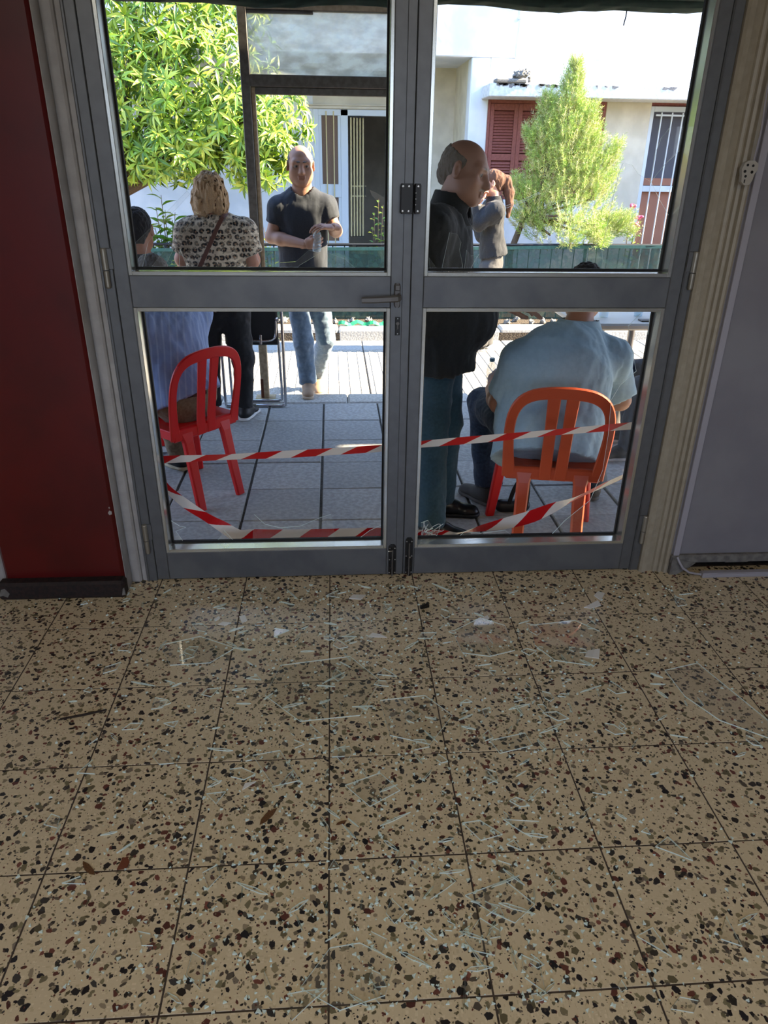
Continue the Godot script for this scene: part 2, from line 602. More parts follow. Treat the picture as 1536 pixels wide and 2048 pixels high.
func make_materials() -> void:
	var t := mat(Color.WHITE, 0.27, 0.0, 0.5)
	t.albedo_texture = ImageTexture.create_from_image(terrazzo_image())
	M.terrazzo = t
	var tw: StandardMaterial3D = t.duplicate()
	tw.uv1_triplanar = true
	tw.uv1_world_triplanar = true
	tw.uv1_scale = Vector3.ONE / 1.316
	M.terrazzo_far = tw
	M.grout = grained(Color(0.22, 0.185, 0.155), Color(0.30, 0.255, 0.22), 0.95, 0.3)
	M.red_paint = grained(Color(0.30, 0.035, 0.035), Color(0.345, 0.045, 0.042), 0.36, 1.5, 0.01, 0.0, 4)
	M.white_paint = grained(Color(0.60, 0.59, 0.58), Color(0.66, 0.65, 0.64), 0.55, 0.8, 0.015, 0.15, 5)
	M.wall_paint = grained(Color(0.475, 0.465, 0.49), Color(0.505, 0.495, 0.515), 0.6, 1.6, 0.01, 0.1, 6)
	M.cream_paint = grained(Color(0.59, 0.555, 0.485), Color(0.63, 0.595, 0.525), 0.38, 0.5, 0.02, 0.0, 8)
	M.dark_base = grained(Color(0.07, 0.05, 0.05), Color(0.17, 0.10, 0.09), 0.7, 0.35, 0.03, 0.2, 9)
	M.grey_base = grained(Color(0.36, 0.35, 0.34), Color(0.47, 0.46, 0.44), 0.8, 0.5, 0.02, 0.05, 10)
	M.ceiling = grained(Color(0.80, 0.79, 0.77), Color(0.85, 0.84, 0.82), 0.9, 2.0)
	M.alu = grained(Color(0.415, 0.425, 0.435), Color(0.435, 0.445, 0.455), 0.42, 0.35, 0.012, 0.0, 11, true, 0.55)
	M.alu_worn = grained(Color(0.395, 0.405, 0.42), Color(0.445, 0.455, 0.465), 0.45, 0.9, 0.008, 0.0, 12, true, 0.5)
	M.alu_bead = mat(Color(0.80, 0.81, 0.79), 0.22, 0.85)
	M.hinge = mat(Color(0.62, 0.60, 0.55), 0.35, 0.7)
	M.black_metal = mat(Color(0.035, 0.035, 0.04), 0.42)
	M.rubber = mat(Color(0.02, 0.02, 0.022), 0.75)
	M.screw = mat(Color(0.75, 0.74, 0.72), 0.28, 0.9)
	M.handle = mat(Color(0.42, 0.41, 0.40), 0.42, 0.45)
	M.bakelite = mat(Color(0.66, 0.64, 0.60), 0.45)
	M.pvc = mat(Color(0.62, 0.61, 0.64), 0.5)
	var gl := mat(Color(0.90, 0.96, 0.94, 0.015), 0.03)
	gl.transparency = BaseMaterial3D.TRANSPARENCY_ALPHA
	M.glass = gl
	var ge := mat(Color(0.90, 0.97, 0.94, 0.80), 0.18)
	ge.transparency = BaseMaterial3D.TRANSPARENCY_ALPHA
	M.glass_edge = ge
	M.white_chip = mat(Color(0.88, 0.88, 0.86), 0.25)
	# outdoors
	M.paver_a = grained(Color(0.58, 0.57, 0.545), Color(0.65, 0.64, 0.615), 0.9, 0.5, 0.03, 0.25, 20)
	M.paver_b = grained(Color(0.60, 0.59, 0.565), Color(0.68, 0.67, 0.645), 0.9, 0.6, 0.03, 0.25, 21)
	M.paver_c = grained(Color(0.56, 0.555, 0.535), Color(0.63, 0.62, 0.60), 0.9, 0.55, 0.03, 0.25, 22)
	M.joint = grained(Color(0.24, 0.23, 0.21), Color(0.34, 0.32, 0.29), 1.0, 0.3)
	M.kerb = grained(Color(0.62, 0.60, 0.56), Color(0.74, 0.72, 0.68), 0.9, 0.4, 0.03, 0.3, 23)
	M.road = grained(Color(0.52, 0.49, 0.44), Color(0.68, 0.65, 0.60), 0.95, 0.7, 0.05, 0.6, 24)
	M.soil = grained(Color(0.22, 0.18, 0.14), Color(0.36, 0.31, 0.24), 1.0, 0.5, 0.04, 1.5, 25)
	M.facade = grained(Color(0.80, 0.82, 0.84), Color(0.86, 0.87, 0.88), 0.85, 2.5, 0.01, 0.2, 26)
	M.facade_cream = grained(Color(0.78, 0.75, 0.68), Color(0.84, 0.81, 0.74), 0.85, 2.0, 0.01, 0.2, 27)
	M.ledge = grained(Color(0.76, 0.77, 0.78), Color(0.84, 0.85, 0.86), 0.9, 0.7, 0.02, 0.1, 28)
	M.stain = grained(Color(0.30, 0.29, 0.28), Color(0.62, 0.61, 0.60), 0.95, 0.25, 0.05, 0.4, 29)
	M.shutter = grained(Color(0.50, 0.275, 0.235), Color(0.56, 0.32, 0.28), 0.6, 0.4, 0.02, 0.0, 30)
	M.white_alu = mat(Color(0.80, 0.83, 0.85), 0.5)
	M.brown_pane = grained(Color(0.42, 0.33, 0.26), Color(0.48, 0.38, 0.30), 0.6, 0.3, 0.05, 0.0, 31)
	M.terracotta = mat(Color(0.60, 0.40, 0.31), 0.7)
	M.mesh_grey = mat(Color(0.30, 0.30, 0.33), 0.7)
	M.cream_bar = mat(Color(0.80, 0.74, 0.55), 0.5)
	M.dark_iron = mat(Color(0.06, 0.065, 0.065), 0.6)
	var net := mat(Color.WHITE, 0.9)
	net.transparency = BaseMaterial3D.TRANSPARENCY_ALPHA
	net.albedo_texture = noise_tex(Color(0.085, 0.19, 0.16, 0.84), Color(0.125, 0.245, 0.215, 0.92), 0.03, 4, 256, FastNoiseLite.TYPE_SIMPLEX_SMOOTH, 0.5, 33)
	net.uv1_triplanar = true
	net.uv1_world_triplanar = true
	net.uv1_scale = Vector3.ONE / 0.8
	M.net = net
	M.net_hem = grained(Color(0.13, 0.28, 0.25), Color(0.17, 0.33, 0.30), 0.8, 0.4)
	M.awning = grained(Color(0.03, 0.12, 0.09), Color(0.05, 0.16, 0.12), 0.8, 0.6)
	var film := mat(Color.WHITE, 0.7)
	film.transparency = BaseMaterial3D.TRANSPARENCY_ALPHA
	film.albedo_texture = noise_tex(Color(0.72, 0.72, 0.69, 0.84), Color(0.89, 0.91, 0.89, 0.86), 0.008, 5, 512, FastNoiseLite.TYPE_SIMPLEX_SMOOTH, 0.45, 34)
	film.uv1_triplanar = true
	film.uv1_world_triplanar = true
	film.uv1_scale = Vector3(1.2, 2.4, 1.2)
	film.backlight_enabled = true
	film.backlight = Color(0.85, 0.87, 0.85)
	M.film = film
	M.grey_metal = grained(Color(0.34, 0.32, 0.29), Color(0.40, 0.38, 0.35), 0.5, 0.5, 0.02, 0.0, 35, true, 0.3)
	M.cream_metal = grained(Color(0.60, 0.52, 0.40), Color(0.70, 0.62, 0.50), 0.5, 0.4, 0.02, 0.0, 36)
	M.rust = grained(Color(0.30, 0.15, 0.08), Color(0.42, 0.24, 0.14), 0.9, 0.1, 0.05)
	M.chrome = mat(Color(0.75, 0.75, 0.76), 0.18, 1.0)
	M.black_vinyl = mat(Color(0.03, 0.03, 0.035), 0.5)
	M.red_plastic = mat(Color(0.80, 0.075, 0.07), 0.38)
	M.orange_plastic = mat(Color(0.68, 0.27, 0.13), 0.42)
	var tp := mat(Color.WHITE, 0.4)
	tp.albedo_texture = ImageTexture.create_from_image(tape_image())
	tp.backlight_enabled = true
	tp.backlight = Color(0.25, 0.2, 0.2)
	M.tape = tp
	M.bark = grained(Color(0.30, 0.24, 0.18), Color(0.48, 0.40, 0.32), 0.9, 0.2, 0.04, 0.8, 37)
	M.stone = grained(Color(0.34, 0.33, 0.30), Color(0.58, 0.56, 0.53), 0.95, 0.2, 0.04, 0.5, 38)
	M.table = mat(Color(0.72, 0.70, 0.66), 0.45)
	M.steel = mat(Color(0.62, 0.60, 0.58), 0.3, 0.8)
	var wt := mat(Color(0.72, 0.84, 0.88, 0.32), 0.04)
	wt.transparency = BaseMaterial3D.TRANSPARENCY_ALPHA
	M.bottle = wt
	M.cap_blue = mat(Color(0.30, 0.45, 0.50), 0.4)
	M.label_blue = mat(Color(0.30, 0.55, 0.80), 0.5)
	M.pink = mat(Color(0.85, 0.35, 0.50), 0.6)
	M.dry_leaf = grained(Color(0.28, 0.17, 0.07), Color(0.45, 0.30, 0.14), 0.8, 0.08, 0.05, 0.4)
	M.wood_bit = mat(Color(0.16, 0.12, 0.09), 0.9)
	# clothes
	M.leopard = mat(Color.WHITE, 0.85)
	M.leopard.albedo_texture = ImageTexture.create_from_image(leopard_image())
	M.leopard.uv1_triplanar = true
	M.leopard.uv1_scale = Vector3.ONE / 0.62

func cloth(a: Color, b: Color, metres := 0.2, seed_ := 50) -> StandardMaterial3D:
	var m := grained(a, b, 0.88, metres, 0.03, 0.0, seed_, false)
	m.rim_enabled = true
	m.rim = 0.15
	return m

# ---------------------------------------------------------------- the room
func build_room() -> void:
	var cell := 0.32906
	# floor: a bed of grout, terrazzo tiles in view each on their own, plain terrazzo behind the camera
	var fl := setting("floor", Shape.new().span(Vector3(-3.2, -0.2, -2.62), Vector3(3.2, -0.0013, 3.5), 0.0), M.grout, "beige terrazzo tile floor of the room, strewn with broken glass", "floor")
	part("rear_floor", Shape.new().span(Vector3(-3.2, -0.012, -2.1749 + cell * 6.0), Vector3(3.2, 0.0, 3.5), 0.0), M.terrazzo_far, fl)
	var kinds := []
	for k in 16:
		var s := Shape.new()
		var w := cell / 2.0 - 0.0021
		var b := 0.0005
		var u0 := Vector2((k % 4) / 4.0, (k / 4) / 4.0)
		var to_uv := func(p: Vector3) -> Vector2: return u0 + (Vector2(p.x, p.z) / cell + Vector2(0.5, 0.5)) * 0.25
		var top := []; var low := []
		for c in [[-1, -1], [1, -1], [1, 1], [-1, 1]]:
			top.append(Vector3(c[0] * (w - b), 0, c[1] * (w - b)))
			low.append(Vector3(c[0] * w, -b, c[1] * w))
		var up := Vector3.UP
		s.raw([top[0], top[1], top[2]], [up, up, up], [to_uv.call(top[0]), to_uv.call(top[1]), to_uv.call(top[2])])
		s.raw([top[0], top[2], top[3]], [up, up, up], [to_uv.call(top[0]), to_uv.call(top[2]), to_uv.call(top[3])])
		for i in 4:
			var j := (i + 1) % 4
			var nm: Vector3 = ((top[i] + top[j]).normalized() + up).normalized()
			s.raw([top[i], top[j], low[j]], [nm, nm, nm], [to_uv.call(top[i]), to_uv.call(top[j]), to_uv.call(low[j])])
			s.raw([top[i], low[j], low[i]], [nm, nm, nm], [to_uv.call(top[i]), to_uv.call(low[j]), to_uv.call(low[i])])
			var sn: Vector3 = (top[i] + top[j]).normalized()
			var dn := Vector3(0, -0.008, 0)
			s.raw([low[i], low[j], low[j] + dn], [sn, sn, sn], [to_uv.call(low[i]), to_uv.call(low[j]), to_uv.call(low[j])])
			s.raw([low[i], low[j] + dn, low[i] + dn], [sn, sn, sn], [to_uv.call(low[i]), to_uv.call(low[j]), to_uv.call(low[i])])
		kinds.append(s.mesh())
	rng.seed = 11
	for j in range(-1, 6):
		for i in range(-10, 10):
			var at := Vector3(-0.0338 + (i + 0.5) * cell, 0, -2.1749 + (j + 0.5) * cell)
			if absf(at.x) > 3.2: continue
			var o := obj("tile", kinds[rng.randi() % 16], M.terrazzo, fl)
			o.position = at + Vector3(0, rng.randf_range(-0.0004, 0.0003), 0)
			o.rotation.y = PI / 2 * (rng.randi() % 4)
	# left of the door: a red pillar whose return is white, then white wall
	var wl := setting("wall_left", Shape.new().span(Vector3(-1.245, 0, -2.70), Vector3(-0.806, 2.9, -2.41), 0.012), M.red_paint, "dark red painted pillar beside the left door leaf", "wall")
	part("white_return", Shape.new().span(Vector3(-0.806, 0, -2.55), Vector3(-0.8035, 2.9, -2.414), 0.001), M.white_paint, wl)
	var chip := [[0, 0], [0.006, 0.010], [0.014, 0.006], [0.013, -0.005], [0.004, -0.008]]
	part("paint_chip", Shape.new().prism(chip, W(216, 1026, -2.41), Vector3.RIGHT, Vector3.UP, Vector3(0, 0, 0.0012)), M.white_paint, wl)
	part("paint_chip", Shape.new().prism([[0, 0], [0.002, 0.005], [0.005, 0.003], [0.004, -0.003]], W(217, 1016, -2.41), Vector3.RIGHT, Vector3.UP, Vector3(0, 0, 0.0012)), M.white_paint, wl)
	setting("wall_left", Shape.new().span(Vector3(-3.4, 0, -2.70), Vector3(-1.245, 2.9, -2.42), 0.006), M.white_paint, "greyish white wall to the left of the red pillar", "wall")
	setting("wall_right", Shape.new().span(Vector3(1.335, 0.056, -2.70), Vector3(3.4, 2.9, -2.465), 0.004).span(Vector3(1.335, 0.0, -2.70), Vector3(3.4, 0.056, -2.56), 0.0), M.wall_paint, "greyish white wall to the right of the door", "wall")
	setting("wall_front", Shape.new().span(Vector3(-0.81, 2.2, -2.70), Vector3(1.34, 2.9, -2.46), 0.004), M.wall_paint, "wall above the double door", "wall")
	setting("wall_west", Shape.new().span(Vector3(-3.4, 0, -2.42), Vector3(-3.2, 2.9, 3.5), 0.0), M.wall_paint, "plain side wall of the room", "wall")
	setting("wall_east", Shape.new().span(Vector3(3.2, 0, -2.465), Vector3(3.4, 2.9, 3.5), 0.0), M.wall_paint, "plain side wall of the room, right of the door", "wall")
	# rear wall with a wide shop window
	var wb := setting("wall_back", Shape.new().span(Vector3(-3.4, 0, 3.5), Vector3(3.4, 0.8, 3.7), 0.0), M.wall_paint, "wall behind the viewer with a wide window", "wall")
	part("lintel", Shape.new().span(Vector3(-3.4, 2.4, 3.5), Vector3(3.4, 2.9, 3.7), 0.0), M.wall_paint, wb)
	part("pier", Shape.new().span(Vector3(-3.4, 0.8, 3.5), Vector3(-2.2, 2.4, 3.7), 0.0), M.wall_paint, wb)
	part("pier", Shape.new().span(Vector3(2.2, 0.8, 3.5), Vector3(3.4, 2.4, 3.7), 0.0), M.wall_paint, wb)
	var wn := setting("window_1", Shape.new().span(Vector3(-2.2, 0.8, 3.55), Vector3(-2.15, 2.4, 3.63)).span(Vector3(2.15, 0.8, 3.55), Vector3(2.2, 2.4, 3.63)).span(Vector3(-2.2, 0.8, 3.55), Vector3(2.2, 0.85, 3.63)).span(Vector3(-2.2, 2.35, 3.55), Vector3(2.2, 2.4, 3.63)).span(Vector3(-0.025, 0.8, 3.55), Vector3(0.025, 2.4, 3.63)), M.alu, "aluminium framed window in the wall behind the viewer", "window")
	part("pane", Shape.new().span(Vector3(-2.15, 0.85, 3.588), Vector3(2.15, 2.35, 3.592), 0.0), M.glass, wn)
	setting("ceiling", Shape.new().span(Vector3(-3.4, 2.9, -2.7), Vector3(3.4, 3.1, 3.7), 0.0), M.ceiling, "plain white ceiling of the room", "ceiling")
	# skirting
	var bl := setting("baseboard_left", Shape.new().span(Vector3(-1.262, 0, -2.42), Vector3(-0.80, 0.072, -2.365), 0.010), M.dark_base, "blackened skirting at the foot of the red pillar", "baseboard")
	part("worn_edge", Shape.new().prism([[0, 0], [0.012, 0.030], [0.026, 0.034], [0.040, 0.012], [0.030, -0.004], [0.014, 0.004]], Vector3(-1.258, 0.020, -2.3655), Vector3.RIGHT, Vector3.UP, Vector3(0, 0, 0.001)), M.grey_base, bl)
	part("worn_edge", Shape.new().prism([[0, 0], [0.006, 0.028], [0.012, 0.034], [0.014, 0.002]], Vector3(-0.812, 0.014, -2.3655), Vector3.RIGHT, Vector3.UP, Vector3(0, 0, 0.001)), M.grey_base, bl)
	setting("baseboard_left", Shape.new().span(Vector3(-3.2, 0, -2.42), Vector3(-1.262, 0.05, -2.40), 0.006), M.dark_base, "dark skirting below the white wall, left of the pillar", "baseboard")
	var br := setting("baseboard_right", Shape.new().span(Vector3(1.335, 0.050, -2.468), Vector3(3.2, 0.085, -2.447), 0.004), M.grey_base, "dirty grey skirting with an open gap below it, right of the door", "baseboard")
	part("end_piece", Shape.new().prism([[0, 0], [0, 0.075], [0.10, 0.052], [0.075, 0.03], [0.03, 0.0]], Vector3(1.338, 0, -2.444), Vector3.RIGHT, Vector3.UP, Vector3(0, 0, -0.02)), M.grey_base, br)
	part("tile_piece", Shape.new().span(Vector3(1.56, 0.048, -2.468), Vector3(1.66, 0.084, -2.445), 0.004), M.grey_base, br)
	# door casing on the right: a moulded, cream painted profile
	var prof := [[1.222, -0.10], [1.222, 0.012], [1.230, 0.020], [1.246, 0.020], [1.250, 0.010], [1.276, 0.006], [1.280, 0.014], [1.288, 0.018], [1.292, 0.010], [1.297, 0.010], [1.300, 0.020], [1.308, 0.024], [1.312, 0.014], [1.316, 0.014], [1.320, 0.026], [1.328, 0.030], [1.336, 0.026], [1.338, -0.10]]
	var tr := setting("trim_1", Shape.new().prism(prof, Vector3(0, 0, DOOR_Z), Vector3.RIGHT, Vector3.BACK, Vector3(0, 2.2, 0)), M.cream_paint, "cream painted moulded casing along the right side of the door", "trim")
	tr.set_meta("label", "cream painted moulded casing along the right side of the door")
	# plaster jamb on the left
	setting("trim_2", Shape.new().span(Vector3(-0.806, 0, -2.62), Vector3(-0.766, 2.2, DOOR_Z + 0.010), 0.006).span(Vector3(-0.766, 0, -2.62), Vector3(-0.746, 2.2, DOOR_Z - 0.004), 0.003), M.white_paint, "rough white plaster jamb between red pillar and door frame", "trim")
	# aluminium frame
	var fr := setting("trim_3", Shape.new().span(Vector3(-0.746, 0, -2.58), Vector3(-0.7075, 2.2, DOOR_Z), 0.002), M.alu, "grey aluminium frame of the double door", "trim")
	part("frame_post", Shape.new().span(Vector3(1.1875, 0, -2.58), Vector3(1.222, 2.2, DOOR_Z), 0.002), M.alu, fr)
	part("frame_ridge", Shape.new().span(Vector3(-0.746, 0, DOOR_Z - 0.02), Vector3(-0.737, 2.2, DOOR_Z + 0.005), 0.002), M.alu, fr)
	part("frame_ridge", Shape.new().span(Vector3(1.190, 0, DOOR_Z - 0.02), Vector3(1.194, 2.2, DOOR_Z + 0.003), 0.001), M.alu, fr)
	part("frame_head", Shape.new().span(Vector3(-0.7075, 2.14, -2.58), Vector3(1.1875, 2.2, DOOR_Z), 0.002), M.alu, fr)
	part("sill", Shape.new().span(Vector3(-0.7075, -0.2, -2.66), Vector3(1.1875, -0.002, -2.50), 0.004), M.kerb, fr)
	build_lamps()
	build_right_wall_things()

func build_lamps() -> void:
	var tube := mat(Color(1, 1, 1), 0.5)
	tube.emission_enabled = true
	tube.emission = Color(1.0, 0.95, 0.86)
	tube.emission_energy_multiplier = 1.2
	for x in [-1.3, 1.1]:
		var t := thing("ceiling_lamp", "white fluorescent ceiling lamp behind the viewer", "lamp", Vector3(x, 2.9, 0.9), 0.0, "ceiling lamps of the room")
		obj("housing", Shape.new().span(Vector3(-0.16, -0.06, -0.62), Vector3(0.16, 0, 0.62), 0.01), M.white_alu, t)
		obj("diffuser", Shape.new().span(Vector3(-0.14, -0.075, -0.6), Vector3(0.14, -0.06, 0.6), 0.005), tube, t)
		var l := AreaLight3D.new()
		l.name = "lamp_light"
		l.area_size = Vector2(0.28, 1.2)
		l.light_color = Color(1.0, 0.95, 0.87)
		l.light_energy = LAMP
		l.area_range = 12.0
		l.shadow_enabled = true
		t.add_child(l)
		l.position = Vector3(0, -0.08, 0)
		l.rotation.x = -PI / 2

func build_right_wall_things() -> void:
	# vertical cable duct beside the casing, with a five-hole bakelite plate hanging over it
	var t := thing("cable_duct", "pale plastic cable duct running up beside the door casing", "cable duct", Vector3(1.352, 0.085, -2.45))
	obj("channel", Shape.new().span(Vector3(-0.010, 0, -0.018), Vector3(0.014, 2.8, 0.002), 0.002), M.pvc, t)
	var at := W(1497, 347, -2.43)
	var s := thing("socket_plate", "small off-white multi-hole socket plate on the cable duct", "socket", at)
	var pl := [[-0.018, 0.030], [-0.008, 0.036], [0.012, 0.037], [0.026, 0.028], [0.028, 0.012], [0.020, -0.002], [0.017, -0.020], [0.010, -0.032], [-0.006, -0.034], [-0.018, -0.024], [-0.020, -0.004], [-0.024, 0.012]]
	obj("plate", Shape.new().prism(pl, Vector3.ZERO, Vector3.RIGHT, Vector3.UP, Vector3(0, 0, -0.016)), M.bakelite, s)
	for h in [[-0.008, 0.024, 0.004], [0.010, 0.022, 0.004], [-0.013, 0.006, 0.0045], [0.010, 0.004, 0.0045], [-0.008, -0.008, 0.004]]:
		obj("hole", Shape.new().lathe(Vector3(h[0], h[1], -0.002), [[0.0, 0.003], [h[2], 0.003], [h[2], 0.0]], 10, Vector3.BACK), M.black_metal, s)
	obj("slot", Shape.new().span(Vector3(-0.010, -0.027, -0.002), Vector3(-0.006, -0.017, 0.001), 0.0005), M.black_metal, s)
	var c := thing("cable", "thin grey cable dropping from above to the socket plate", "cable", at + Vector3(0.012, 0.036, -0.008))
	obj("wire", Shape.new().tube([Vector3.ZERO, Vector3(0.004, 0.08, 0), Vector3(-0.003, 0.2, -0.004), Vector3(0.012, 0.36, -0.002), Vector3(0.02, 0.7, 0), Vector3(0.02, 1.2, 0)], 0.0028, 6), M.pvc, c)
	# trunking on the floor and the cable that leaves it
	var k := thing("floor_trunking", "white plastic trunking lying on the floor along the right wall", "trunking", Vector3(1.46, 0, -2.425))
	obj("body", Shape.new().span(Vector3(0, 0.0, -0.016), Vector3(1.7, 0.017, 0.014), 0.002), M.pvc, k)
	obj("lid", Shape.new().span(Vector3(0.002, 0.0168, -0.013), Vector3(1.7, 0.0205, 0.011), 0.001), M.pvc, k)
	var w := thing("cable", "white cable curving from the duct down into the floor trunking", "cable", Vector3(1.353, 0.085, -2.438))
	obj("wire", Shape.new().tube([Vector3(0, 0, 0), Vector3(0.008, -0.018, 0.008), Vector3(0.026, -0.045, 0.014), Vector3(0.055, -0.064, 0.015), Vector3(0.085, -0.072, 0.013), Vector3(0.112, -0.075, 0.012)], 0.0048, 8), M.pvc, w)

# ---------------------------------------------------------------- the double door
func shard_nodes(outline: Array, parent: Node3D, z := -2.552) -> void:     # a piece of glass still held in the door
	var w := []
	for p in outline: w.append(W(p[0], p[1], z))
	var o: Vector3 = w[0]
	var poly := []
	for p in w: poly.append([p.x - o.x, p.y - o.y])
	var mi := MeshInstance3D.new()
	mi.name = "glass_shard"
	var a := Shape.new().prism(poly, o, Vector3.RIGHT, Vector3.UP, Vector3(0, 0, 0.004), false, true)
	var b := Shape.new().prism(poly, o, Vector3.RIGHT, Vector3.UP, Vector3(0, 0, 0.004), true, false)
	var m := a.mesh()
	var m2 := b.mesh()
	m.add_surface_from_arrays(Mesh.PRIMITIVE_TRIANGLES, m2.surface_get_arrays(0))
	m.surface_set_material(0, M.glass)
	m.surface_set_material(1, M.glass_edge)
	mi.mesh = m
	parent.add_child(mi, true)

func leaf(called: String, x0: float, x1: float, sl: float, sr: float, label: String) -> MeshInstance3D:
	# x0..x1 whole leaf, sl and sr the widths of its stiles; openings carry beads 12 mm wide
	var z1 := DOOR_Z; var z0 := -2.56
	var d := setting(called, Shape.new().span(Vector3(x0, 0.006, z0), Vector3(x0 + sl, 2.13, z1), 0.0025), M.alu, label, "door")
	part("stile", Shape.new().span(Vector3(x1 - sr, 0.006, z0), Vector3(x1, 2.13, z1), 0.0025), M.alu, d)
	var a := x0 + sl; var b := x1 - sr
	part("bottom_rail", Shape.new().span(Vector3(a, 0.006, z0), Vector3(b, 0.123, z1 - 0.0015), 0.002), M.alu_worn, d)
	part("middle_rail", Shape.new().span(Vector3(a, 1.049, z0), Vector3(b, 1.150, z1 - 0.0015), 0.002), M.alu_worn, d)
	part("top_rail", Shape.new().span(Vector3(a, 2.06, z0), Vector3(b, 2.13, z1 - 0.0015), 0.002), M.alu, d)
	for op in [[0.1235, 1.0485], [1.1505, 2.06]]:
		var lo: float = op[0]; var hi: float = op[1]
		var w := 0.012
		part("glazing_bead", Shape.new().span(Vector3(a, lo, z0), Vector3(a + w, hi, z1 - 0.001), 0.0015), M.alu_bead, d)
		part("glazing_bead", Shape.new().span(Vector3(b - w, lo, z0), Vector3(b, hi, z1 - 0.001), 0.0015), M.alu_bead, d)
		part("glazing_bead", Shape.new().span(Vector3(a + w, lo, z0), Vector3(b - w, lo + 0.013, z1 - 0.001), 0.0015), M.alu_bead, d)
		part("glazing_bead", Shape.new().span(Vector3(a + w, hi - 0.013, z0), Vector3(b - w, hi, z1 - 0.001), 0.0015), M.alu_bead, d)
		var g := Shape.new()
		var e := 0.006
		g.span(Vector3(a + w, lo + 0.013, z0 + 0.002), Vector3(a + w + e, hi - 0.013, z0 + 0.016), 0.0)
		g.span(Vector3(b - w - e, lo + 0.013, z0 + 0.002), Vector3(b - w, hi - 0.013, z0 + 0.016), 0.0)
		g.span(Vector3(a + w + e, lo + 0.013, z0 + 0.002), Vector3(b - w - e, lo + 0.013 + e, z0 + 0.016), 0.0)
		g.span(Vector3(a + w + e, hi - 0.013 - e, z0 + 0.002), Vector3(b - w - e, hi - 0.013, z0 + 0.016), 0.0)
		var o := part("gasket", g, M.rubber, d)
		o.set_meta("label", "black rubber gasket around the opening")
	return d

func screws(spots: Array, parent: Node3D, z: float, r := 0.0035) -> void:
	for p in spots:
		part("screw", Shape.new().lathe(Vector3(p[0], p[1], z), [[0.0, 0.002], [r * 0.7, 0.0018], [r, 0.0006], [r, 0.0]], 10, Vector3.BACK), M.screw, parent)

func hinge(x: float, y: float, side: float, parent: Node3D) -> void:
	var z := DOOR_Z
	var h := part("hinge", Shape.new().span(Vector3(x - 0.004, y, z), Vector3(x + side * 0.024, y + 0.064, z + 0.006), 0.001), M.alu, parent)
	part("knuckle", Shape.new().lathe(Vector3(x, y - 0.001, z + 0.009), [[0, 0.066], [0.0085, 0.066], [0.010, 0.063], [0.010, 0.0], [0, 0.0]], 12), M.hinge, h)
	part("knuckle", Shape.new().lathe(Vector3(x, y - 0.058, z + 0.009), [[0, 0.054], [0.009, 0.054], [0.009, 0.004], [0.007, 0.0], [0, 0.0]], 12), M.hinge, h)

func slide_bolt(x: float, y0: float, y1: float, parent: Node3D, bent: bool) -> void:
	var z := DOOR_Z
	var w := 0.015
	var pl := [[-w, 0], [w, 0], [w, y1 - y0 - 0.010], [w * 0.45, y1 - y0], [-w * 0.45, y1 - y0], [-w, y1 - y0 - 0.010]]
	var b := part("slide_bolt", Shape.new().prism(pl, Vector3(x, y0, z), Vector3.RIGHT, Vector3.UP, Vector3(0, 0, 0.004)), M.black_metal, parent)
	b.set_meta("label", "black slide bolt with bright screws")
	part("guide", Shape.new().span(Vector3(x - 0.0085, y0 + 0.035, z + 0.003), Vector3(x + 0.0085, y0 + 0.075, z + 0.010), 0.002), M.black_metal, b)
	part("guide", Shape.new().span(Vector3(x - 0.007, y0 + 0.004, z + 0.003), Vector3(x + 0.007, y0 + 0.022, z + 0.010), 0.002), M.black_metal, b)
	part("rod", Shape.new().tube([Vector3(x, y0 - 0.005, z + 0.0085), Vector3(x, y1 - 0.022, z + 0.0085)], 0.0028, 8), M.handle, b)
	if bent:
		part("knob", Shape.new().tube([Vector3(x, y1 - 0.024, z + 0.010), Vector3(x - 0.004, y1 - 0.023, z + 0.016), Vector3(x - 0.018, y1 - 0.023, z + 0.017)], 0.0022, 8), M.screw, b)
	else:
		part("knob", Shape.new().tube([Vector3(x, y0 + 0.085, z + 0.010), Vector3(x + 0.002, y0 + 0.086, z + 0.022)], 0.0035, 8), M.screw, b)
	for p in [[-0.0108, 0.008], [0.0108, 0.008], [-0.0108, (y1 - y0) * 0.5], [0.0108, (y1 - y0) * 0.5], [-0.0098, y1 - y0 - 0.017], [0.0098, y1 - y0 - 0.017]]:
		part("screw", Shape.new().lathe(Vector3(x + p[0], y0 + p[1], z + 0.004), [[0.0, 0.0018], [0.0022, 0.0012], [0.0030, 0.0]], 8, Vector3.BACK), M.screw, b)

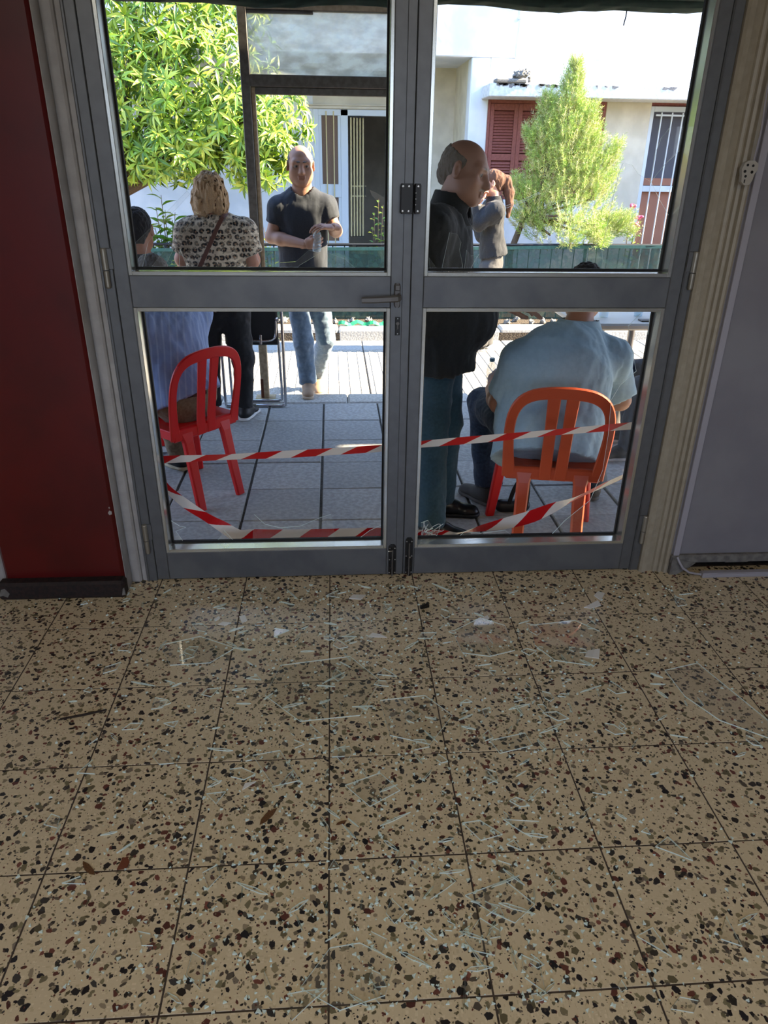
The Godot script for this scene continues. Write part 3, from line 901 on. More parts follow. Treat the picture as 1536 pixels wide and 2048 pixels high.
func build_door() -> void:
	var z := DOOR_Z
	var a := leaf("door_1", -0.706, 0.2555, 0.046, 0.0655, "left aluminium door leaf with lever handle and broken panes")
	var b := leaf("door_2", 0.257, 1.186, 0.0435, 0.043, "right aluminium door leaf hung on the cream casing, panes broken out")
	part("meeting_ridge", Shape.new().span(Vector3(0.228, 0.02, z - 0.001), Vector3(0.2555, 2.13, z + 0.004), 0.0015), M.alu, a)
	# lever handle
	var r := part("handle_rose", Shape.new().bar([Vector3(0.212, 1.052, z + 0.006), Vector3(0.212, 1.060, z + 0.006), Vector3(0.212, 1.122, z + 0.006), Vector3(0.212, 1.130, z + 0.006)], [0.014, 0.021, 0.021, 0.014], 0.012, Vector3.BACK), M.handle, a)
	part("lever", Shape.new().bar([Vector3(0.218, 1.088, z + 0.008), Vector3(0.217, 1.088, z + 0.036), Vector3(0.208, 1.087, z + 0.048), Vector3(0.19, 1.086, z + 0.050), Vector3(0.13, 1.083, z + 0.050), Vector3(0.092, 1.082, z + 0.048)], [0.022, 0.022, 0.022, 0.021, 0.021, 0.019], [0.014, 0.014, 0.014, 0.013, 0.013, 0.012], Vector3(0.35, 0.05, 1.0), 0.35), M.handle, r)
	part("rose_cap", Shape.new().span(Vector3(0.203, 1.107, z + 0.012), Vector3(0.221, 1.127, z + 0.019), 0.003), M.handle, r)
	var k := part("lock_plate", Shape.new().bar([Vector3(0.2155, 0.958, z + 0.002), Vector3(0.2155, 1.019, z + 0.002)], 0.017, 0.005, Vector3.BACK), M.black_metal, a)
	part("cylinder", Shape.new().lathe(Vector3(0.2155, 0.998, z + 0.004), [[0, 0.005], [0.0052, 0.005], [0.006, 0.003], [0.006, 0]], 14, Vector3.BACK), M.handle, k)
	part("cylinder_tail", Shape.new().span(Vector3(0.2125, 0.978, z + 0.003), Vector3(0.2185, 0.996, z + 0.008), 0.002), M.handle, k)
	screws([[0.2155, 1.014], [0.2155, 0.963]], k, z + 0.004, 0.0024)
	# rim latch across the meeting stiles
	var t := part("rim_latch", Shape.new().bar([Vector3(0.2355, 1.344, z + 0.012), Vector3(0.2355, 1.349, z + 0.012), Vector3(0.2355, 1.427, z + 0.012), Vector3(0.2355, 1.432, z + 0.012)], [0.034, 0.041, 0.041, 0.034], 0.022, Vector3.BACK, 0.12), M.black_metal, a)
	t.set_meta("label", "black rim latch box")
	screws([[0.222, 1.424], [0.241, 1.424], [0.222, 1.352], [0.241, 1.352]], t, z + 0.023, 0.0038)
	var kp := part("latch_keeper", Shape.new().bar([Vector3(0.2695, 1.344, z + 0.012), Vector3(0.2695, 1.349, z + 0.012), Vector3(0.2695, 1.427, z + 0.012), Vector3(0.2695, 1.432, z + 0.012)], [0.014, 0.020, 0.020, 0.014], 0.022, Vector3.BACK, 0.12), M.black_metal, b)
	kp.set_meta("label", "black keeper of the rim latch")
	screws([[0.270, 1.424], [0.270, 1.352]], kp, z + 0.023, 0.0038)
	screws([[0.263, 1.405], [0.263, 1.388], [0.263, 1.371]], kp, z + 0.023, 0.0018)
	slide_bolt(0.2135, 0.008, 0.143, a, true)
	slide_bolt(0.2795, 0.008, 0.172, b, false)
	hinge(-0.7265, 1.170, 1.0, a)
	hinge(-0.7265, 0.186, 1.0, a)
	hinge(1.212, 1.170, -1.0, b)
	hinge(1.212, 0.186, -1.0, b)
	# jagged glass left in the frames
	for s in [
		[[262, 541], [260, 496], [318, 440], [374, 382], [380, 388], [330, 442], [296, 486], [284, 541]],
		[[298, 541], [352, 470], [392, 425], [397, 427], [356, 480], [326, 541]],
		[[358, 541], [360, 498], [366, 512], [378, 541]],
		[[470, 541], [492, 512], [505, 500], [512, 508], [524, 541]],
		[[548, 541], [560, 525], [592, 523], [618, 500], [640, 506], [600, 530], [590, 541]],
		[[640, 541], [655, 505], [690, 518], [716, 541]],
		[[768, 541], [768, 395], [752, 385], [740, 380], [744, 392], [762, 410], [762, 541]],
		[[690, 470], [706, 440], [712, 425], [716, 428], [710, 446], [700, 462], [712, 492], [706, 492]]]:
		shard_nodes(s, a)
	for s in [
		[[860, 544], [858, 515], [870, 532], [880, 544]],
		[[882, 544], [899, 465], [914, 468], [922, 484], [919, 500], [925, 530], [926, 544]],
		[[928, 544], [933, 500], [942, 512], [958, 508], [946, 528], [938, 544]],
		[[1330, 544], [1342, 440], [1318, 398], [1302, 364], [1276, 348], [1264, 330], [1246, 326], [1238, 344], [1225, 395], [1214, 452], [1203, 500], [1208, 544]],
		[[1385, 252], [1340, 254], [1322, 276], [1312, 302], [1304, 344], [1300, 366], [1312, 350], [1330, 328], [1360, 300]],
		[[1010, 412], [1040, 402], [1078, 384], [1080, 386], [1044, 405], [1012, 416]]]:
		shard_nodes(s, b)
	for s in [
		[[345, 1090], [341, 1040], [360, 1052], [372, 1054], [352, 1062], [372, 1090]],
		[[430, 1090], [448, 1060], [470, 1084], [470, 1090]],
		[[505, 1090], [508, 1028], [530, 1048], [560, 1055], [600, 1052], [640, 1035], [662, 1028], [668, 1060], [672, 1090]],
		[[700, 1090], [740, 1060], [762, 1050], [762, 1090]]]:
		shard_nodes(s, a)
	for s in [
		[[842, 1084], [842, 1045], [856, 1040], [866, 1056], [850, 1062], [874, 1070], [858, 1084]],
		[[905, 1083], [930, 1062], [960, 1066], [1010, 1060], [1040, 1083]],
		[[1090, 1082], [1130, 1040], [1180, 1000], [1205, 940], [1216, 870], [1222, 800], [1240, 770], [1272, 742], [1262, 690], [1256, 652], [1282, 626], [1300, 626], [1290, 720], [1262, 900], [1236, 1082]]]:
		shard_nodes(s, b)

# ---------------------------------------------------------------- pavement, road, awning
func build_street() -> void:
	var sw := setting("pavement", Shape.new().span(Vector3(-7, -0.5, -5.42), Vector3(9, PAVE - 0.012, -2.62), 0.0), M.joint, "grey concrete slab pavement outside the door", "pavement")
	var kinds := []
	for k in 3:
		kinds.append(Shape.new().box(Vector3(0, -0.02, 0), Vector3(0.398 - k * 0.002, 0.04, 0.396), 0.005).mesh())
	rng.seed = 21
	var mats := [M.paver_a, M.paver_b, M.paver_c]
	for j in 8:
		for i in range(-9, 14):
			var at := Vector3(-0.088 + 0.41 * (i + 0.5), PAVE, -5.40 + 0.40 * (j + 0.5))
			if at.z > -2.60: continue
			var o := obj("paving_slab", kinds[rng.randi() % 3], mats[rng.randi() % 3], sw)
			o.position = at + Vector3(0, rng.randf_range(-0.004, 0.002), 0)
			o.rotation = Vector3(rng.randf_range(-0.004, 0.004), rng.randf_range(-0.004, 0.004), rng.randf_range(-0.004, 0.004))
	# kerb stones
	var kb := setting("kerb", Shape.new().span(Vector3(-7, -0.5, -5.66), Vector3(9, PAVE - 0.03, -5.42), 0.0), M.joint, "pale concrete kerb at the edge of the pavement", "kerb")
	for i in range(-6, 9):
		part("kerb_stone", Shape.new().span(Vector3(i * 0.98 + 0.1, -0.45, -5.66), Vector3(i * 0.98 + 1.074, PAVE, -5.425), 0.014), M.kerb, kb)
	# road of ribbed concrete, cast in bays
	var rd := setting("road", Shape.new().span(Vector3(-12, -0.6, -8.0), Vector3(14, ROAD - 0.012, -5.66), 0.0), M.joint, "sunlit road surface of ribbed pale concrete", "road")
	for i in range(-6, 7):
		var x := 0.30 + i * 1.55
		part("road_bay", Shape.new().span(Vector3(x + 0.006, ROAD - 0.06, -7.56), Vector3(x + 1.544, ROAD, -5.67), 0.006), M.road, rd)
		part("road_bay", Shape.new().span(Vector3(x + 0.006, ROAD - 0.06, -8.0), Vector3(x + 1.544, ROAD - 0.004, -7.575), 0.006), M.paver_a, rd)
		for k in 16:
			var r := Shape.new()
			var gx := x + 0.05 + k * 0.095
			r.span(Vector3(gx, ROAD - 0.01, -7.5), Vector3(gx + 0.045, ROAD + 0.004, -5.75), 0.003)
			part("rib", r, M.road, rd)
	var kf := setting("kerb", Shape.new().span(Vector3(-12, -0.6, -8.6), Vector3(14, -0.22, -8.0), 0.0), M.soil, "rough concrete kerb on the far side of the road", "kerb")
	for i in range(-8, 10):
		rng.seed = 100 + i
		part("kerb_stone", Shape.new().span(Vector3(i * 0.9 + 0.05, -0.5, -8.24), Vector3(i * 0.9 + 0.945, -0.18 + rng.randf_range(-0.012, 0.01), -8.0 + rng.randf_range(-0.01, 0.01)), 0.02), M.kerb, kf)
	setting("garden_ground", Shape.new().span(Vector3(-12, -0.6, -11.3), Vector3(14, -0.19, -8.24), 0.0), M.soil, "soil of the front garden behind the fence", "ground")
	# lumps of rubble and weeds at the far kerb
	rng.seed = 33
	for i in 22:
		var x := (1.7 + i * 0.14 if i < 14 else -0.6 + (i - 14) * 0.2) + rng.randf_range(-0.02, 0.02)
		var s := Shape.new()
		var f := Field.new(Vector3(-0.06, -0.05, -0.06), Vector3(0.06, 0.06, 0.06), 0.012)
		f.ell(Vector3.ZERO, Basis.from_euler(Vector3(rng.randf() * 3, rng.randf() * 3, 0)), Vector3(rng.randf_range(0.025, 0.05), rng.randf_range(0.02, 0.035), rng.randf_range(0.025, 0.045)))
		f.folds(fold_noise(i), 0.03, Vector3.ONE * 22.0)
		f.into(s)
		var o := obj("stone", s, M.stone)
		o.position = Vector3(x, -0.165, rng.randf_range(-8.46, -8.30))
		tag(o, "small grey stone lying along the far kerb below the netting", "stone", "stones along the far kerb")
	build_awning()
	build_enclosure()
	build_fence()

func build_awning() -> void:
	var t := thing("awning", "dark green canvas awning with a slack rolled front hem above the pavement", "awning", Vector3(0, 2.4, -5.5))
	# canvas in strips; a short tear lets a sliver of sun through
	var a := Shape.new()
	var cuts := [-5.46, -5.2, -4.9, -4.6, -4.285, -4.245, -3.9, -3.44, -3.36, -3.0, -2.72]
	var level := func(z: float) -> float:
		var f := (z + 5.46) / 2.74
		return lerpf(2.43, 2.86, f) - 0.05 * sin(PI * f)
	for i in cuts.size() - 1:
		var spans := [[-5.0, 6.5]]
		if i == 4: spans = [[-5.0, 4.62], [5.25, 6.5]]
		for sp in spans:
			for e in [[0.0, 1.0], [-0.004, -1.0]]:
				var p := func(z: float, x: float) -> Vector3: return Vector3(x, level.call(z) + e[0], z)
				a.quad(p.call(cuts[i], sp[0]), p.call(cuts[i], sp[1]), p.call(cuts[i + 1], sp[1]), p.call(cuts[i + 1], sp[0]), Vector3(0, e[1], 0))
	part("canvas", a, M.awning, t)
	# hem: slack cloth folded round the front bar
	var h := Shape.new()
	var steps := 96
	var ring := func(i: int) -> Array:
		var x := -5.0 + 11.5 * i / steps
		var sag := 0.012 * sin(x * 3.1) + 0.010 * sin(x * 7.3 + 1.0)
		var lowest := 2.368 + sag * 0.8 + (0.0 if x > 0.6 else -0.018)
		var out := []
		for k in 10:
			var an := TAU * k / 10.0
			var fold := 0.004 * sin(x * 23.0 + k * 1.7)
			out.append(Vector3(x, lowest + 0.055 + sin(an) * (0.055 + fold), -5.468 + cos(an) * (0.03 + fold)))
		return out
	for i in steps:
		var r0: Array = ring.call(i); var r1: Array = ring.call(i + 1)
		for k in 10:
			var j := (k + 1) % 10
			var c0: Vector3 = Vector3(r0[0].x, (r0[2].y + r0[7].y) / 2.0, -5.468); var c1: Vector3 = Vector3(r1[0].x, (r1[2].y + r1[7].y) / 2.0, -5.468)
			var n := [(r0[k] - c0).normalized(), (r0[j] - c0).normalized(), (r1[j] - c1).normalized(), (r1[k] - c1).normalized()]
			h.raw([r0[k], r0[j], r1[j]], [n[0], n[1], n[2]]); h.raw([r0[k], r1[j], r1[k]], [n[0], n[2], n[3]])
	part("hem", h, M.awning, t)
	for x in [-4.6, 6.1]:
		part("arm", Shape.new().tube([Vector3(x, 2.30, -2.72), Vector3(x, 2.42, -5.48)], 0.018, 8), M.grey_metal, t)
	part("cord", Shape.new().tube([W(1254, 18, -5.46), W(1252, 32, -5.46), W(1247, 51, -5.46)], 0.004, 6), M.rubber, t)
	part("cord", Shape.new().tube([W(290, 0, -5.46), W(291, 14, -5.46), W(292, 30, -5.46)], 0.003, 6), M.rubber, t)

func build_enclosure() -> void:
	# metal frame at the kerb: post, two rails, a dusty sheet above and a lighter inner frame below
	var z := -5.55
	var t := thing("window_frame", "dark metal porch frame at the kerb holding a dusty plastic sheet", "frame", Vector3(-0.55, PAVE, z))
	part("post", Shape.new().span(Vector3(-0.580, 0.30, z - 0.03), Vector3(-0.520, 2.42, z + 0.03), 0.004), M.grey_metal, t)
	var lp := part("lower_post", Shape.new().span(Vector3(-0.575, PAVE + 0.008, z - 0.03), Vector3(-0.515, 0.302, z + 0.03), 0.004), M.cream_metal, t)
	lp.set_meta("label", "cream painted foot of the post, rusty at its base")
	part("rust_patch", Shape.new().span(Vector3(-0.5755, PAVE + 0.010, z - 0.028), Vector3(-0.553, PAVE + 0.16, z + 0.0312), 0.001), M.rust, lp)
	part("base_plate", Shape.new().span(Vector3(-0.62, PAVE, z - 0.075), Vector3(-0.47, PAVE + 0.008, z + 0.075), 0.002), M.cream_metal, t)
	part("post", Shape.new().span(Vector3(0.56, PAVE, z - 0.03), Vector3(0.62, 2.42, z + 0.03), 0.004), M.grey_metal, t)
	part("rail", Shape.new().span(Vector3(-0.520, 1.915, z - 0.03), Vector3(0.56, 1.985, z + 0.03), 0.004), M.grey_metal, t)
	part("rail", Shape.new().span(Vector3(-0.520, 2.335, z - 0.03), Vector3(0.56, 2.42, z + 0.03), 0.004), M.grey_metal, t)
	part("inner_stile", Shape.new().span(Vector3(-0.519, PAVE + 0.5, z - 0.028), Vector3(-0.492, 1.914, z + 0.012), 0.003), M.cream_metal, t)
	part("inner_rail", Shape.new().span(Vector3(-0.492, 1.872, z - 0.028), Vector3(0.56, 1.914, z + 0.012), 0.003), M.grey_metal, t)
	part("stop", Shape.new().span(Vector3(-0.52, 2.318, z - 0.01), Vector3(-0.10, 2.335, z + 0.028), 0.003), M.grey_metal, t)
	var s := Shape.new()
	var n := FastNoiseLite.new()
	n.seed = 5
	n.frequency = 1.0
	var nx := 24; var ny := 10
	var p := func(i: int, j: int) -> Vector3:
		var x := lerpf(-0.519, 0.559, float(i) / nx); var y := lerpf(1.986, 2.334, float(j) / ny)
		return Vector3(x, y, z + 0.012 * n.get_noise_2d(x * 3.0, y * 7.0) * (1.0 if i > 0 and i < nx else 0.0))
	for i in nx:
		for j in ny:
			s.quad(p.call(i, j), p.call(i + 1, j), p.call(i + 1, j + 1), p.call(i, j + 1))
	var sh := part("plastic_sheet", s, M.film, t)
	sh.set_meta("label", "dusty translucent plastic sheet")

func build_fence() -> void:
	var z := -8.62
	var t := thing("garden_fence", "low iron bar fence along the garden across the road", "fence", Vector3(0, -0.2, z))
	part("top_rail", Shape.new().tube([Vector3(-7, 0.60, z - 0.02), Vector3(8, 0.66, z - 0.02)], 0.016, 8), M.dark_iron, t)
	part("bottom_rail", Shape.new().tube([Vector3(-7, -0.10, z - 0.02), Vector3(8, -0.08, z - 0.02)], 0.014, 8), M.dark_iron, t)
	for i in 110:
		var x := -6.6 + i * 0.132
		part("bar", Shape.new().tube([Vector3(x, -0.2, z - 0.02), Vector3(x, 0.62 + x * 0.004, z - 0.02)], 0.006 if i % 12 else 0.02, 6), M.dark_iron, t)
	var nt := thing("shade_net", "dark green shade netting stretched along the garden fence", "netting", Vector3(0, -0.2, z + 0.03))
	var s := Shape.new()
	var noise := FastNoiseLite.new()
	noise.frequency = 0.9
	var cols := 150
	var p := func(i: int, j: int) -> Vector3:
		var x := -7.0 + 15.0 * i / cols
		var top := 0.595 + (x + 0.4) * 0.012 + 0.01 * noise.get_noise_1d(x * 3.0)
		return Vector3(x, lerpf(-0.18, top, j / 6.0), z + 0.03 + 0.02 * noise.get_noise_2d(x * 2.0, j * 1.5))
	for i in cols:
		for j in 6:
			s.quad(p.call(i, j), p.call(i + 1, j), p.call(i + 1, j + 1), p.call(i, j + 1))
	part("net", s, M.net, nt)
	var hem := []
	for i in range(0, cols + 1, 3): hem.append(p.call(i, 6) + Vector3(0, -0.012, 0.004))
	part("hem", Shape.new().bar(hem, 0.035, 0.004, Vector3.BACK), M.net_hem, nt)
	var fold := []
	for i in range(0, 30): fold.append(Vector3(0.05 + i * 0.035, -0.155 + 0.015 * sin(i * 1.3), -8.2 + 0.02 * sin(i * 0.7)))
	var green := obj("green_rag", Shape.new().bar(fold, 0.05, 0.008, Vector3(0, 0.8, 0.6)), mat(Color(0.10, 0.55, 0.33), 0.6))
	tag(green, "crumpled strip of bright green netting lying on the far kerb", "netting")

# ---------------------------------------------------------------- the house across the road
func build_house() -> void:
	var zf := -10.0; var zr := -11.2
	var t := thing("house", "white two-storey house with a recessed porch across the road", "house", Vector3(1.0, -0.2, zf))
	part("front_wall", Shape.new().span(Vector3(1.69, -0.2, zf - 0.25), Vector3(1.92, 2.60, zf), 0.01), M.facade, t)
	part("front_wall", Shape.new().span(Vector3(1.92, -0.2, zf - 0.25), Vector3(3.40, 1.05, zf), 0.005), M.facade, t)
	part("front_wall", Shape.new().span(Vector3(1.92, 2.19, zf - 0.25), Vector3(9.0, 2.60, zf), 0.005), M.facade, t)
	part("front_wall", Shape.new().span(Vector3(3.40, -0.2, zf - 0.25), Vector3(3.965, 2.19, zf), 0.005), M.facade_cream, t)
	part("front_wall", Shape.new().span(Vector3(5.2, -0.2, zf - 0.25), Vector3(9.0, 2.19, zf), 0.005), M.facade_cream, t)
	part("upper_wall", Shape.new().span(Vector3(-8.0, 2.60, zf - 1.4), Vector3(9.0, 6.2, zf + 0.018), 0.012), M.facade, t)
	part("porch_back_wall", Shape.new().span(Vector3(-8.0, -0.2, zr - 0.2), Vector3(-0.235, 2.6, zr), 0.0), M.facade, t)
	part("porch_back_wall", Shape.new().span(Vector3(1.08, -0.2, zr - 0.2), Vector3(1.69, 2.6, zr), 0.0), M.facade_cream, t)
	part("porch_back_wall", Shape.new().span(Vector3(-0.235, 2.095, zr - 0.2), Vector3(1.08, 2.6, zr), 0.0), M.facade_cream, t)
	part("porch_side_wall", Shape.new().span(Vector3(1.69, -0.2, zr - 0.2), Vector3(1.92, 2.6, zf - 0.25), 0.0), M.facade_cream, t)
	part("porch_floor", Shape.new().span(Vector3(-8.0, -0.2, zr), Vector3(1.69, -0.04, zf), 0.01), M.kerb, t)
	part("room_behind", Shape.new().span(Vector3(-1.3, -0.2, zr - 3.2), Vector3(2.3, 2.6, zr - 3.1), 0.0).span(Vector3(-1.3, -0.2, zr - 3.2), Vector3(-1.25, 2.6, zr - 0.2), 0.0).span(Vector3(2.25, -0.2, zr - 3.2), Vector3(2.3, 2.6, zr - 0.2), 0.0).span(Vector3(-1.3, 2.55, zr - 3.2), Vector3(2.3, 2.6, zr - 0.2), 0.0).span(Vector3(-1.3, -0.2, zr - 3.2), Vector3(2.3, -0.1, zr - 0.2), 0.0), M.facade_cream, t)
	part("door_moulding", Shape.new().span(Vector3(-0.29, 2.10, zr - 0.02), Vector3(1.12, 2.135, zr + 0.03), 0.006).span(Vector3(-0.31, 2.135, zr - 0.02), Vector3(1.14, 2.15, zr + 0.05), 0.004), M.facade_cream, t)
	# ledge over the shutters
	var lg := part("ledge", Shape.new().span(Vector3(1.83, 2.165, zf), Vector3(6.0, 2.30, -9.5), 0.008), M.ledge, t)
	lg.set_meta("label", "weathered concrete ledge over the shutters")
	rng.seed = 44
	for i in 34:
		var x := rng.randf_range(1.86, 2.7) if i < 16 else rng.randf_range(1.86, 4.6)
		part("lichen", Shape.new().prism([[0, 0], [rng.randf_range(0.03, 0.09), rng.randf_range(-0.02, 0.0)], [rng.randf_range(0.02, 0.06), -rng.randf_range(0.015, 0.05)], [rng.randf_range(-0.02, 0.01), -rng.randf_range(0.01, 0.04)]], Vector3(x, 2.298, -9.4995), Vector3.RIGHT, Vector3.UP, Vector3(0, 0, 0.0015)), M.stain, lg)
	part("down_pipe", Shape.new().tube([Vector3(2.22, 2.30, zf + 0.04), Vector3(2.22, 5.0, zf + 0.04)], 0.018, 8), M.facade, t)
	part("pipe_clip", Shape.new().lathe(Vector3(2.22, 2.98, zf + 0.04), [[0.024, 0], [0.024, 0.03], [0.018, 0.035]], 10), M.facade, t)
	# louvred shutters, four leaves
	var sh := part("shutter_frame", Shape.new().span(Vector3(1.92, 1.05, zf - 0.08), Vector3(1.955, 2.19, zf - 0.01), 0.003).span(Vector3(3.365, 1.05, zf - 0.08), Vector3(3.40, 2.19, zf - 0.01), 0.003).span(Vector3(1.955, 2.13, zf - 0.08), Vector3(3.365, 2.19, zf - 0.01), 0.003).span(Vector3(1.955, 1.05, zf - 0.08), Vector3(3.365, 1.08, zf - 0.01), 0.003).span(Vector3(1.955, 1.08, zf - 0.12), Vector3(3.365, 2.13, zf - 0.10), 0.0), M.shutter, t)
	for k in 4:
		var x0 := 1.957 + k * 0.352; var x1 := x0 + 0.350
		var lf := Shape.new()
		lf.span(Vector3(x0, 1.082, zf - 0.06), Vector3(x0 + 0.05, 2.128, zf - 0.02), 0.004).span(Vector3(x1 - 0.05, 1.082, zf - 0.06), Vector3(x1, 2.128, zf - 0.02), 0.004)
		for y in [[1.082, 1.15], [1.50, 1.575], [2.055, 2.128]]: lf.span(Vector3(x0 + 0.05, y[0], zf - 0.058), Vector3(x1 - 0.05, y[1], zf - 0.022), 0.003)
		var leaf_ := part("shutter", lf, M.shutter, t)
		for seg in [[1.165, 1.49], [1.59, 2.045]]:
			var n := int((seg[1] - seg[0]) / 0.032)
			for i in n:
				part("slat", Shape.new().box(Vector3((x0 + x1) / 2.0, seg[0] + (i + 0.5) * (seg[1] - seg[0]) / n, zf - 0.04), Vector3(x1 - x0 - 0.1, 0.005, 0.040), 0.0015, Basis(Vector3.RIGHT, 0.98)), M.shutter, leaf_)
	# barred balcony door on the right
	var wd := part("window", Shape.new().span(Vector3(3.965, -0.15, zf - 0.12), Vector3(4.02, 2.13, zf - 0.03), 0.004).span(Vector3(5.14, -0.15, zf - 0.12), Vector3(5.2, 2.13, zf - 0.03), 0.004).span(Vector3(4.02, 2.07, zf - 0.12), Vector3(5.14, 2.13, zf - 0.03), 0.004).span(Vector3(4.02, 1.16, zf - 0.12), Vector3(5.14, 1.23, zf - 0.03), 0.004).span(Vector3(4.56, -0.15, zf - 0.12), Vector3(4.61, 2.07, zf - 0.03), 0.004), M.white_alu, t)
	part("roller_box", Shape.new().span(Vector3(3.965, 2.13, zf - 0.2), Vector3(5.2, 2.19, zf - 0.06), 0.002), M.shutter, t)
	part("pane", Shape.new().span(Vector3(4.02, 1.23, zf - 0.10), Vector3(5.14, 2.07, zf - 0.09), 0.0), M.mesh_grey, wd)
	part("pane", Shape.new().span(Vector3(4.02, -0.15, zf - 0.10), Vector3(5.14, 1.16, zf - 0.09), 0.0), M.terracotta, wd)
	for i in 8:
		part("window_bar", Shape.new().tube([Vector3(4.10 + i * 0.135, -0.1, zf + 0.02), Vector3(4.10 + i * 0.135, 2.06, zf + 0.02)], 0.0095, 6), M.white_alu, wd)
	for y in [0.5, 2.02]:
		part("cross_bar", Shape.new().span(Vector3(4.03, y, zf + 0.008), Vector3(5.13, y + 0.02, zf + 0.02), 0.002), M.white_alu, wd)
	part("curtain_hem", Shape.new().span(Vector3(4.03, 1.235, zf - 0.088), Vector3(5.13, 1.32, zf - 0.08), 0.002), M.terracotta, wd)
	var lamp := part("porch_lamp", Shape.new().lathe(Vector3(4.42, 2.165, -9.72), [[0.0, -0.075], [0.11, -0.07], [0.135, -0.04], [0.135, -0.005], [0.15, 0.0]], 18), M.white_alu, t)
	lamp.set_meta("label", "round white lamp under the ledge")
	# the porch door: sidelight with brown panes and cream bars, folded grille, dark doorway
	var fd := part("door_frame", Shape.new().span(Vector3(-0.235, -0.04, zr - 0.06), Vector3(-0.165, 2.095, zr + 0.01), 0.004).span(Vector3(0.135, -0.04, zr - 0.06), Vector3(0.235, 2.095, zr + 0.01), 0.004).span(Vector3(-0.165, 2.02, zr - 0.06), Vector3(1.08, 2.095, zr + 0.01), 0.004).span(Vector3(-0.165, 1.00, zr - 0.06), Vector3(0.135, 1.17, zr + 0.005), 0.004).span(Vector3(-0.165, -0.04, zr - 0.06), Vector3(0.135, 0.42, zr + 0.005), 0.004).span(Vector3(1.02, -0.04, zr - 0.06), Vector3(1.08, 2.02, zr + 0.01), 0.004), M.white_alu, t)
	for y in [[0.42, 1.00], [1.17, 2.02]]:
		part("pane", Shape.new().span(Vector3(-0.165, y[0], zr - 0.03), Vector3(0.135, y[1], zr - 0.02), 0.0), M.brown_pane, fd)
		part("pane_frame", Shape.new().span(Vector3(-0.165, y[0], zr - 0.02), Vector3(-0.125, y[1], zr), 0.002).span(Vector3(0.095, y[0], zr - 0.02), Vector3(0.135, y[1], zr), 0.002), M.white_alu, fd)
	for x in [-0.06, 0.04]:
		part("bar", Shape.new().tube([Vector3(x, 0.1, zr + 0.035), Vector3(x, 2.07, zr + 0.035)], 0.008, 6), M.cream_bar, fd)
	var gr := part("folding_grille", Shape.new().span(Vector3(0.245, 2.0, zr - 0.03), Vector3(0.46, 2.012, zr + 0.03), 0.002).span(Vector3(0.245, 0.48, zr - 0.02), Vector3(0.46, 0.49, zr), 0.002), M.dark_iron, t)
	for i in 5:
		var x := 0.275 + i * 0.042; var zz := zr + 0.02 - i * 0.012
		part("bar", Shape.new().tube([Vector3(x, 0.49, zz), Vector3(x, 2.0, zz)], 0.0105, 6), M.cream_bar, gr)
		for y in [1.02, 1.15]: part("link", Shape.new().box(Vector3(x + 0.02, y, zz), Vector3(0.045, 0.012, 0.004), 0.001), M.cream_bar, gr)
	part("lock", Shape.new().span(Vector3(0.462, 1.0, zr - 0.06), Vector3(0.475, 1.16, zr - 0.02), 0.002), M.black_metal, gr)
	# stones left on the ledge
	rng.seed = 9
	var flat := obj("ledge_slab", Shape.new().box(Vector3.ZERO, Vector3(0.36, 0.045, 0.16), 0.012), M.stone)
	flat.position = Vector3(2.07, 2.322, -9.56)
	flat.rotation.y = 0.05
	tag(flat, "flat broken stone slab lying on the ledge over the shutters", "stone")
	for e in [[2.19, 2.385, Vector3(0.095, 0.045, 0.07), "jagged grey rock balanced on the stone slab of the ledge"], [2.30, 2.338, Vector3(0.022, 0.028, 0.03), "small pale pebble on the ledge beside the slab"]]:
		var f := Field.new(Vector3(-0.11, -0.06, -0.09), Vector3(0.11, 0.06, 0.09), 0.008)
		f.ell(Vector3.ZERO, Basis(Vector3.FORWARD, -0.25), e[2])
		var fn := FastNoiseLite.new()
		fn.frequency = 1.0
		f.folds(fn, 0.03, Vector3.ONE * 18.0)
		var s := Shape.new()
		f.into(s)
		var o := obj("rock", s, M.stone)
		o.position = Vector3(e[0], e[1] + 0.008, -9.55)
		tag(o, e[3], "rock")

# ---------------------------------------------------------------- plants
func leaf_mesh(long: float, wide: float, droop: float, fold: float) -> ArrayMesh:
	var s := Shape.new()
	var n := 5
	var w := [0.12, 0.75, 1.0, 0.78, 0.4, 0.0]
	var row := func(i: int) -> Array:
		var f := float(i) / n
		var mid := Vector3(0, long * f, -droop * f * f * long)
		var half: float = wide * w[i] / 2.0
		return [mid + Vector3(-half, 0, fold * half), mid, mid + Vector3(half, 0, fold * half)]
	for i in n:
		var a: Array = row.call(i); var b: Array = row.call(i + 1)
		for k in 2:
			var nm: Vector3 = (a[k + 1] - a[k]).cross(b[k] - a[k])
			if nm.length() < 1e-9: nm = Vector3.BACK
			nm = nm.normalized()
			if nm.z < 0: nm = -nm
			s.tri(a[k], a[k + 1], b[k + 1], nm)
			if i < n - 1: s.tri(a[k], b[k + 1], b[k], nm)
	return s.mesh()

func leaf_mat(c: Color, back: Color, rough := 0.38) -> StandardMaterial3D:
	var m := mat(c, rough)
	m.vertex_color_use_as_albedo = true
	m.backlight_enabled = true
	m.backlight = back
	m.cull_mode = BaseMaterial3D.CULL_DISABLED
	return m

